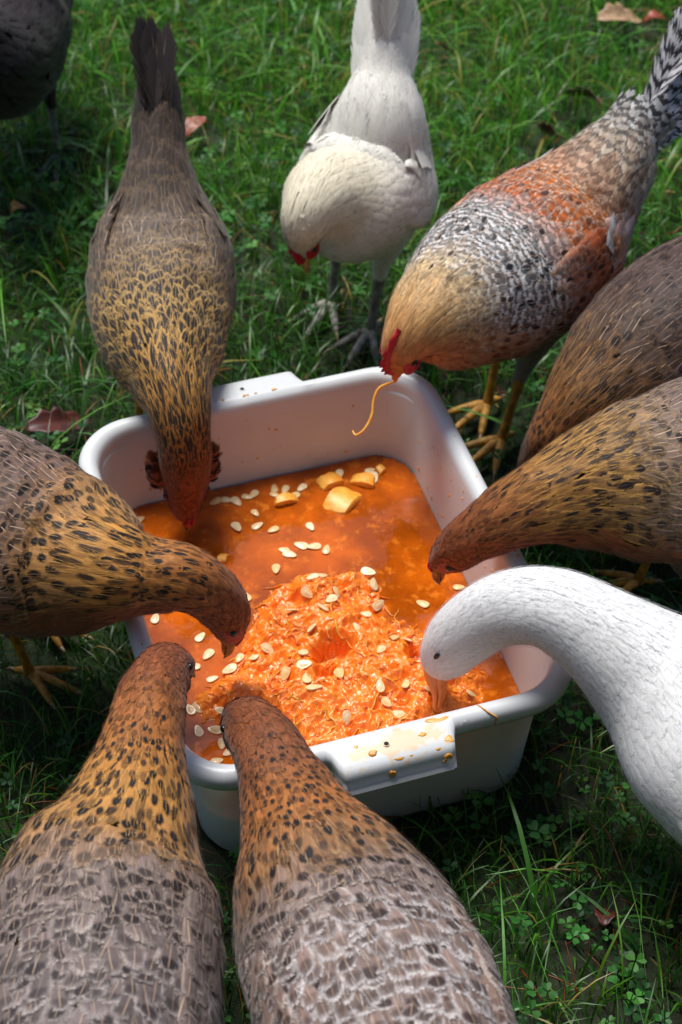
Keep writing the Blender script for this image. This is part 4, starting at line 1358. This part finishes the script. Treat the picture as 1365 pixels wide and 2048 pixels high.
    for sg in (-1, 1):
        s_e = float(np.interp(nI - eye_i, loft.t, loft.s))
        P, N = loft.at(np.array([s_e]), np.array([sg * (1.28 if not duck else 1.15)]), np.array([.0005]))
        P, N = P[0], N[0]
        Ct, Tt = loft.frame_at(nI - eye_i)[:2]
        a1 = unit(Tt - N * (Tt @ N))
        a2 = np.cross(N, a1)
        if face:
            mf = MB()
            q = P + a1 * face_size * .35 - N * .001 - a2 * 0
            mf.add(*ellipsoid(q - N * .001, [a1 * face_size * 1.2, a2 * face_size * .85, N * .0026], 18, 10))
            fo = link('face_skin', mf.mesh(name + 'face', [M[face]], base), root)
        me_ = MB()
        ro = .0042 if not duck else .0052
        me_.add(*ellipsoid(P + N * .0012, [a1 * ro, a2 * ro * (.85 if not duck else .5), N * ro * (.7 if not duck else .5)], 14, 10))
        eo = link('eye', me_.mesh(name + 'eye', [M['eye']], base), root)
        if not duck:
            mr = MB()
            a = np.linspace(0, 2 * math.pi, 17)[:-1]
            ring = P + N * .0022 + (a1[None] * np.cos(a)[:, None] * ro + a2[None] * np.sin(a)[:, None] * ro * .85)
            ring = np.concatenate([ring, ring[:1]])
            mr.add(*tube(ring, np.full(17, .0007), 6))
            link('eye_ring', mr.mesh(name + 'ring', [M['eye_ring']], base), eo)
    # comb
    if comb:
        kind, hgt = comb
        mc = MB()
        if kind == 'single':
            s_a, s_b = float(np.interp(nI - 2.3, loft.t, loft.s)), loft.len
            ss = np.linspace(s_a, s_b, 15)
            P, N = loft.at(ss, np.zeros(15), np.full(15, -.002))
            prof = hgt * np.sin(np.linspace(.25, 2.9, 15)) ** .6 * (1 + .28 * np.cos(np.arange(15) * math.pi))
            Sd = np.stack([np.interp(ss, loft.s, loft.S[:, k]) for k in range(3)], -1)
            rows = [P + Sd * .0042, P + N * (prof * .6)[:, None] + Sd * .0026, P + N * prof[:, None], P + N * (prof * .6)[:, None] - Sd * .0026, P - Sd * .0042]
            V = np.stack(rows, 1).reshape(-1, 3)
            i, j = np.meshgrid(np.arange(14), np.arange(4), indexing='ij')
            mc.add(V, np.stack([i * 5 + j, i * 5 + j + 1, (i + 1) * 5 + j + 1, (i + 1) * 5 + j], -1).reshape(-1, 4))
        else:
            for row, phi in enumerate((-.35, 0, .35)):
                for q in range(5):
                    s_ = loft.len - .001 - q * .0042 * (hgt / .006)
                    P, N = loft.at(np.array([s_]), np.array([phi]), np.array([.001]))
                    k = hgt * (1.0 if row == 1 else .65) * (1 - .1 * q)
                    mc.add(*ellipsoid(P[0], [N[0] * k, Se * k * .55, Te * k * .6], 10, 6))
        link('comb', mc.mesh(name + 'comb', [M['comb']], base), root)
        if kind == 'single':
            for sg in (-1, 1):
                mw = MB()
                mw.add(*ellipsoid(Ce - Ue * .012 + Se * sg * .007 - Te * .006, [Se * .003, Te * .006, Ue * .012], 12, 8))
                link('wattle', mw.mesh(name + 'wattle', [M['comb']], base), root)
    if muff is not None:
        for sg in (-1, 1):
            Cm, Tm, Sm, Um, wm, hm = loft.frame_at(nI - 2.0)
            p0 = Cm + Sm * sg * wm * .55 - Um * hm * .45
            ml = Loft([(*(p0 - Tm * .022 + Sm * sg * .016), .006, .006), (*(p0 - Tm * .012 + Sm * sg * .013), .013, .013), (*(p0 + Sm * sg * .006), .013, .013), (*(p0 + Tm * .012), .006, .006)], 30, ref=Sm)
            link('muff', fmesh(name + '_muff', [feathers(ml, [(0, muff), (3, muff)], r=r)], base), root)
    return root


def hen_tail(n, L, W, el0, el1, p, spread=.025, curl=.25, out=.12):
    """two leaning sheets of feathers that meet in a ridge"""
    def f(R0, back, S, U, r):
        up = np.array([0, 0, 1.0])
        bh = unit([back[0], back[1], 0])
        Sh = np.cross(up, bh)
        res = []
        for k in range(n):
            for sg in (-1, 1):
                q = (k + .5 * (sg > 0)) / n
                el = el0 + (el1 - el0) * q
                d = bh * math.cos(el) + up * math.sin(el) + Sh * sg * (out * q - .10 * (1 - q)) + r.normal(0, .015, 3)
                rootp = R0 - bh * .03 + Sh * sg * spread * (.25 + .75 * q) + bh * .03 * (1 - q) - up * .012 * q
                nrm = Sh * sg * .6 + bh * .1 - np.cross(Sh, d) * 0.9
                res.append(quill(rootp, d, nrm, L * (1 - .32 * q) * r.uniform(.93, 1.05), W * r.uniform(.9, 1.1), p, curl=-curl * (.4 + .6 * q), r=r))
        return res
    return f


# ---- looks
BLK = (30, 25, 25)
g_head = pal(9, 5, (128, 66, 36), (160, 92, 52), .5, BLK, .0, var=.18, lift=.08)
g_head2 = pal(11, 6, (132, 72, 40), (165, 100, 58), .5, BLK, .12, svar=.25, var=.18, lift=.07)
g_upneck = pal(17, 9, (164, 100, 48), (196, 134, 70), .6, BLK, .8, svar=.35, point=.25, var=.16)
g_neck = pal(24, 11.5, (184, 128, 60), (214, 164, 90), .7, BLK, 1.0, svar=.25, point=.4, var=.14, shaft=.15)
g_cape = pal(30, 18, (166, 120, 72), (200, 152, 92), .7, BLK, 1.0, svar=.25, point=.25, var=.14, shaft=.35)
g_mantle = pal(32, 22, (124, 108, 102), (176, 156, 140), .65, (46, 38, 38), .75, svar=.4, shaft=.5, var=.2)
g_back = pal(34, 24, (108, 96, 93), (182, 171, 165), .72, (48, 41, 43), .7, svar=.4, shaft=.4, var=.22)
g_rump = pal(34, 23, (104, 92, 88), (172, 160, 152), .65, (44, 38, 40), .6, svar=.4, shaft=.5, var=.14)
b_back = pal(32, 23, (128, 108, 100), (212, 204, 200), .88, (58, 46, 44), .6, svar=.4, shaft=.35, var=.2)
b_rump = pal(34, 23, (126, 104, 94), (200, 188, 180), .75, (70, 46, 36), .5, svar=.35, shaft=.4, var=.15)
g_breast = pal(24, 18, (140, 84, 60), (165, 112, 86), .5, (90, 55, 42), .3, svar=.3, shaft=.45, var=.12)
g_belly = pal(24, 18, (118, 92, 78), (140, 115, 100), .4, var=.12)
g_wing = [pal(44, 22, (98, 86, 84), (150, 132, 122), .6, (40, 34, 34), .4, svar=.4, shaft=.6), pal(34, 24, (112, 98, 94), (165, 148, 138), .6, (44, 36, 36), .4, svar=.4, shaft=.7), pal(26, 20, (118, 102, 96), (165, 145, 130), .6, (44, 36, 36), .4, svar=.4, shaft=.7)]
b_wing = [pal(44, 22, (112, 82, 66), (196, 180, 170), .7, (60, 40, 32), .5, svar=.4, shaft=.4), pal(32, 23, (128, 104, 92), (205, 192, 184), .8, (60, 42, 34), .5, svar=.4, shaft=.4), pal(26, 20, (132, 108, 96), (200, 188, 178), .75, (60, 42, 34), .4, svar=.4, shaft=.5)]
g_tailp = pal(120, 24, (62, 54, 50), (110, 92, 78), .5, shaft=.3)

make_bird('A', 'hen', 'grey-brown hen with golden black-spotted neck reaching over the tub corner beside the handle end', 'chicken', None,
          [(0, g_rump), (1.5, g_back), (2.9, g_mantle), (3.55, g_cape), (4.3, g_neck), (5.6, g_upneck), (7.2, g_head2), (8, g_head), (10, g_head)],
          belly=[(0, g_belly), (3, g_breast), (5, g_upneck), (7, g_head), (10, g_head)], belly_at=(1.9, 2.5), wing=g_wing, neck_i=3.4, trunk_i=2,
          tail=hen_tail(5, .13, .026, 1.0, .45, g_tailp), face='face_dusky', comb=('pea', .0045), seed=1, wing_span=(.6, 3.2))
make_bird('B', 'hen', 'hen with white-tipped scalloped back feathers, standing in front of the splattered tub handle', 'chicken', None,
          [(0, b_rump), (1.5, b_back), (2.8, b_back), (3.4, g_mantle), (4.0, pal(28, 15, (140, 98, 62), (185, 150, 110), .6, BLK, .85, svar=.3, point=.2)), (5, g_upneck), (6.2, pal(15, 8.5, (128, 76, 46), (160, 105, 66), .6, BLK, .6, svar=.4)), (7.6, g_head2), (10, pal(9, 5, (105, 56, 34), (135, 78, 48), .5, var=.2, lift=.1))],
          belly=[(0, g_belly), (3, g_breast), (5, g_upneck), (7, g_head), (10, g_head)], belly_at=(1.9, 2.5), wing=b_wing, neck_i=3.4, trunk_i=2,
          tail=hen_tail(5, .13, .026, 1.0, .45, g_tailp), face=None, comb=None, seed=2, wing_span=(.5, 3.2))
make_bird('C', 'hen', 'hen with salmon-brown breast and pale feather shafts, leaning over the long tub side to peck', 'chicken', None,
          [(0, g_rump), (2, pal(34, 22, (108, 92, 88), (150, 122, 104), .55, (34, 28, 28), .55, svar=.4, shaft=.9)), (3.6, pal(32, 21, (116, 94, 84), (160, 122, 92), .6, (30, 25, 25), .65, svar=.4, shaft=1)), (4.5, g_cape), (5.4, g_neck), (7.2, g_upneck), (8.4, g_head2), (9.2, g_head), (11, g_head)],
          belly=[(0, g_belly), (3, pal(24, 17, (128, 74, 54), (150, 96, 70), .5, (80, 48, 36), .3, svar=.3, shaft=.6)), (5, pal(20, 13, (134, 76, 46), (160, 100, 62), .5)), (7, g_head2), (11, g_head)], belly_at=(1.35, 1.9), wing=g_wing, neck_i=4.6,
          tail=hen_tail(5, .13, .026, 1.0, .45, g_tailp), face='face_pink', face_size=.012, comb=('pea', .004), seed=3, wing_span=(.8, 3.6))
D_edge = (176, 146, 104)
make_bird('D', 'hen', 'dark grey hen with buff-laced feathers, upright tail and bearded head down in the tub', 'chicken', None,
          [(0, pal(40, 24, (70, 60, 54), (120, 100, 80), .5, shaft=.2)), (1.2, pal(32, 21, (84, 74, 68), (135, 114, 90), .65, shaft=.25)), (2.4, pal(32, 20, (98, 87, 80), (150, 128, 102), .7, shaft=.8)), (3.6, pal(32, 19, (92, 80, 70), D_edge, .85, shaft=.85, point=.2)), (4.4, pal(32, 14, (52, 44, 38), (196, 160, 100), .95, shaft=.5, point=.5)), (5.2, pal(32, 12, (36, 30, 27), (205, 160, 88), 1, shaft=.3, point=.65)), (6.6, pal(24, 9, (40, 32, 27), (192, 138, 66), 1, shaft=.2, point=.6)), (7.8, pal(17, 8, (56, 38, 28), (180, 112, 50), .95, point=.5)), (8.7, pal(12, 6, (125, 64, 32), (155, 84, 42), .6)), (9.6, pal(9, 5, (128, 62, 32), (150, 80, 40), .5, lift=.1)), (11, g_head)],
          belly=[(0, g_belly), (11, g_belly)], belly_at=(2.2, 2.8), wing=[pal(46, 22, (70, 60, 56), (120, 100, 82), .5, shaft=.5), pal(34, 21, (86, 75, 70), (150, 126, 100), .7, shaft=.8), pal(28, 19, (88, 78, 70), (155, 132, 104), .75, shaft=.8)], neck_i=4.3,
          tail=hen_tail(6, .16, .04, 1.2, .9, pal(150, 30, (58, 52, 50), (80, 68, 60), .4, shaft=.2), out=.03, spread=.02), face=None, comb=('pea', .0045), seed=4, wing_span=(1.3, 4.0),
          muff=pal(15, 8, (110, 58, 34), (140, 82, 50), .5, lift=.35))
white = lambda L, W, **k: pal(L, W, (238, 234, 222), (244, 241, 233), .4, var=.03, **k)
cream = lambda L, W, **k: pal(L, W, (234, 224, 196), (240, 232, 210), .4, var=.03, **k)
make_bird('E', 'hen', 'white hen with red face and upright tail standing behind the tub', 'chicken', None,
          [(0, white(44, 26)), (2, white(34, 24)), (4, white(28, 20)), (5.5, cream(22, 12, point=.3)), (8, cream(13, 7)), (10, cream(8, 4.5))],
          belly=[(0, white(26, 18)), (10, white(12, 7))], belly_at=(2.2, 2.9), under='under_white', leg='leg_grey', beak='beak_yellow', face='comb', face_size=.0125, comb=('pea', .0085),
          wing=[white(44, 22), white(32, 22), white(26, 20)], neck_i=4.6, tail=hen_tail(7, .18, .04, 1.45, .9, white(150, 30), spread=.03, out=.1), seed=5, wing_span=(1.4, 4.2), thigh=white(18, 12), eye_i=1.5, leg_scale=1.25)
cr_hackle = pal(28, 15, (226, 224, 222), (214, 168, 120), .3, (30, 28, 30), .6, svar=.4, bar=.8, point=.3, var=.1)
cr_gold = pal(17, 8, (205, 160, 100), (222, 188, 138), .7, (120, 84, 54), .3, svar=.3, bar=.25, point=.3, var=.1)
cr_saddle = pal(32, 16, (196, 112, 44), (228, 206, 180), .7, (96, 52, 28), .4, svar=.4, bar=.6, point=.4, var=.18)
make_bird('F', 'cockerel', 'chestnut and white cockerel with black barred flecks, red comb and yellow legs', 'chicken', None,
          [(0, pal(40, 18, (200, 200, 200), (60, 56, 58), .2, (34, 32, 34), .3, bar=.95)), (1.1, pal(36, 15, (196, 180, 160), (205, 170, 130), .4, (48, 42, 42), .3, bar=.75, point=.4)), (2.2, cr_saddle), (3.2, pal(32, 15, (188, 92, 32), (226, 208, 190), .65, (60, 42, 34), .35, bar=.5, svar=.3, point=.4)), (4.1, cr_hackle), (5.3, cr_hackle), (6.2, pal(20, 9, (214, 186, 142), (222, 200, 165), .6, (80, 66, 56), .4, bar=.4, svar=.3, point=.3)), (7.3, cr_gold), (8.6, pal(11, 6, (208, 142, 80), (220, 165, 105), .5, bar=.1)), (10, pal(8, 4.5, (205, 128, 66), (215, 150, 88), .5))],
          belly=[(0, pal(28, 20, (190, 188, 186), (150, 142, 138), .5, (110, 70, 50), .3, svar=.3)), (3.5, pal(26, 18, (196, 186, 180), (206, 196, 190), .5, (140, 76, 46), .5, svar=.4, bar=.3)), (5, pal(22, 13, (180, 140, 104), (206, 186, 168), .5, (120, 66, 40), .5, svar=.4)), (10, pal(11, 6, (200, 128, 72), (212, 150, 96), .5))], belly_at=(1.45, 1.9),
          wing=[pal(44, 20, (190, 188, 188), (214, 210, 206), .5, (90, 84, 84), .3, bar=.45), pal(28, 16, (170, 74, 22), (196, 108, 48), .5, (80, 36, 20), .3, svar=.3, var=.2), pal(28, 16, (196, 164, 138), (220, 214, 208), .5, (60, 44, 40), .5, bar=.5, svar=.3)], neck_i=4.2, beak='beak_orange', face='comb', face_size=.0125, comb=('single', .013),
          tail=hen_tail(8, .175, .034, .8, .15, pal(200, 26, (204, 202, 204), (150, 146, 150), .4, (40, 38, 42), .2, bar=3.2), spread=.028, curl=.5, out=.12), seed=6, wing_span=(1.7, 4.3), thigh=pal(16, 11, (150, 142, 134), (165, 158, 150), .4), eye_i=1.6, leg_scale=1.15, hock_h=.1)
make_bird('G', 'hen', 'hen with golden black-streaked neck stretched over the tub rim, beside the white duck', 'chicken', None,
          [(0, g_rump), (2, g_back), (3.2, pal(34, 22, (118, 100, 92), (164, 138, 116), .55, (40, 34, 34), .4, svar=.4, shaft=.9)), (4.2, pal(32, 19, (128, 106, 88), (172, 142, 104), .6, (36, 30, 30), .6, svar=.4, shaft=.8)), (5.0, pal(32, 14, (140, 104, 60), (206, 160, 86), .8, (34, 28, 30), .85, svar=.3, point=.4, shaft=.3)), (6.2, pal(27, 11, (150, 104, 52), (204, 154, 78), .8, (36, 28, 30), .8, svar=.3, point=.5)), (7.4, pal(19, 9, (136, 80, 42), (176, 118, 60), .7, (44, 28, 26), .65, svar=.4, point=.35)), (8.5, g_head2), (9.4, g_head), (11, g_head)],
          belly=[(0, g_belly), (3, pal(24, 17, (130, 84, 64), (150, 104, 82), .5, (90, 56, 44), .3, svar=.3, shaft=.5)), (5, pal(20, 13, (140, 78, 46), (165, 104, 64), .5, (80, 46, 34), .3, svar=.3)), (7, g_head2), (11, g_head)], belly_at=(1.4, 1.95), wing=g_wing, neck_i=4.6,
          tail=hen_tail(5, .13, .026, 1.0, .45, g_tailp), face='face_pink', face_size=.011, comb=('pea', .003), seed=7, wing_span=(.8, 3.7))
dk = lambda L, W, **k: pal(L, W, (78, 64, 60), (108, 84, 72), .55, (36, 30, 30), .4, svar=.4, shaft=.35, **k)
make_bird('H', 'hen', 'dark brown hen with its head down in the grass, behind the golden-necked hen', 'chicken', None,
          [(0, dk(38, 24)), (2.9, dk(30, 19)), (3.7, pal(30, 17, (86, 68, 58), (130, 100, 70), .55, (34, 28, 28), .5, svar=.4, shaft=.8)), (4.5, pal(28, 12, (110, 78, 48), (184, 134, 76), .7, BLK, .8, svar=.3, point=.4, shaft=.4)), (5.5, g_upneck), (6.4, g_head2), (9, g_head)],
          belly=[(0, g_belly), (3, g_breast), (5, pal(18, 11, (150, 86, 48), (178, 112, 66), .5)), (9, g_head)], belly_at=(1.5, 2.0), wing=[dk(44, 22), dk(30, 19), dk(24, 17)], neck_i=3.9,
          tail=hen_tail(5, .13, .026, 1.0, .45, g_tailp), face='face_pink', comb=('pea', .004), seed=8, wing_span=(.8, 3.4))
bk = lambda L, W, **k: pal(L, W, (34, 29, 30), (56, 44, 40), .35, var=.15, shaft=.1, **k)
make_bird('J', 'hen', 'black hen with dark grey legs walking in the grass', 'chicken', None,
          [(0, bk(40, 24)), (3, bk(34, 22)), (5.5, bk(26, 15)), (9, bk(9, 5))], belly=None, under='under_black', leg='leg_dark', beak='beak_horn', face='comb', comb=('single', .012),
          wing=[bk(44, 22), bk(32, 20), bk(26, 18)], neck_i=4.8, tail=hen_tail(5, .15, .03, 1.0, .5, bk(130, 26)), seed=9, wing_span=(1, 4), thigh=bk(18, 12), dens=.8)
dw = lambda L, W, **k: pal(L, W, (236, 236, 234), (242, 242, 241), .4, var=.025, **k)
make_bird('I', 'duck', 'white duck dipping its orange bill into the pumpkin mash', 'duck', None,
          [(0, dw(50, 30)), (2, dw(38, 28, lift=.012)), (3.4, dw(28, 20, lift=.010)), (4.6, dw(22, 14, lift=.014)), (5.6, dw(16, 9, lift=.012, point=.2)), (7.4, dw(14, 8, lift=.014, point=.2)), (8.6, dw(12, 8, lift=.004)), (9.4, dw(11, 8, lift=.002)), (11, dw(10, 8, lift=.002))],
          belly=[(0, dw(26, 18)), (11, dw(8, 5))], under='under_white', leg='leg_orange', face=None, wing=[dw(60, 26, lift=.02), dw(36, 24, lift=.02), dw(28, 20, lift=.02)], neck_i=4.4, duck=True, dens=1.15, fuzz_n=(2500, 5000),
          tail=hen_tail(5, .075, .03, .4, .1, dw(70, 26), spread=.02, out=.25), seed=10, wing_span=(.8, 3.1), trunk_i=2, eye_i=1.75, wing_phi=1.15)
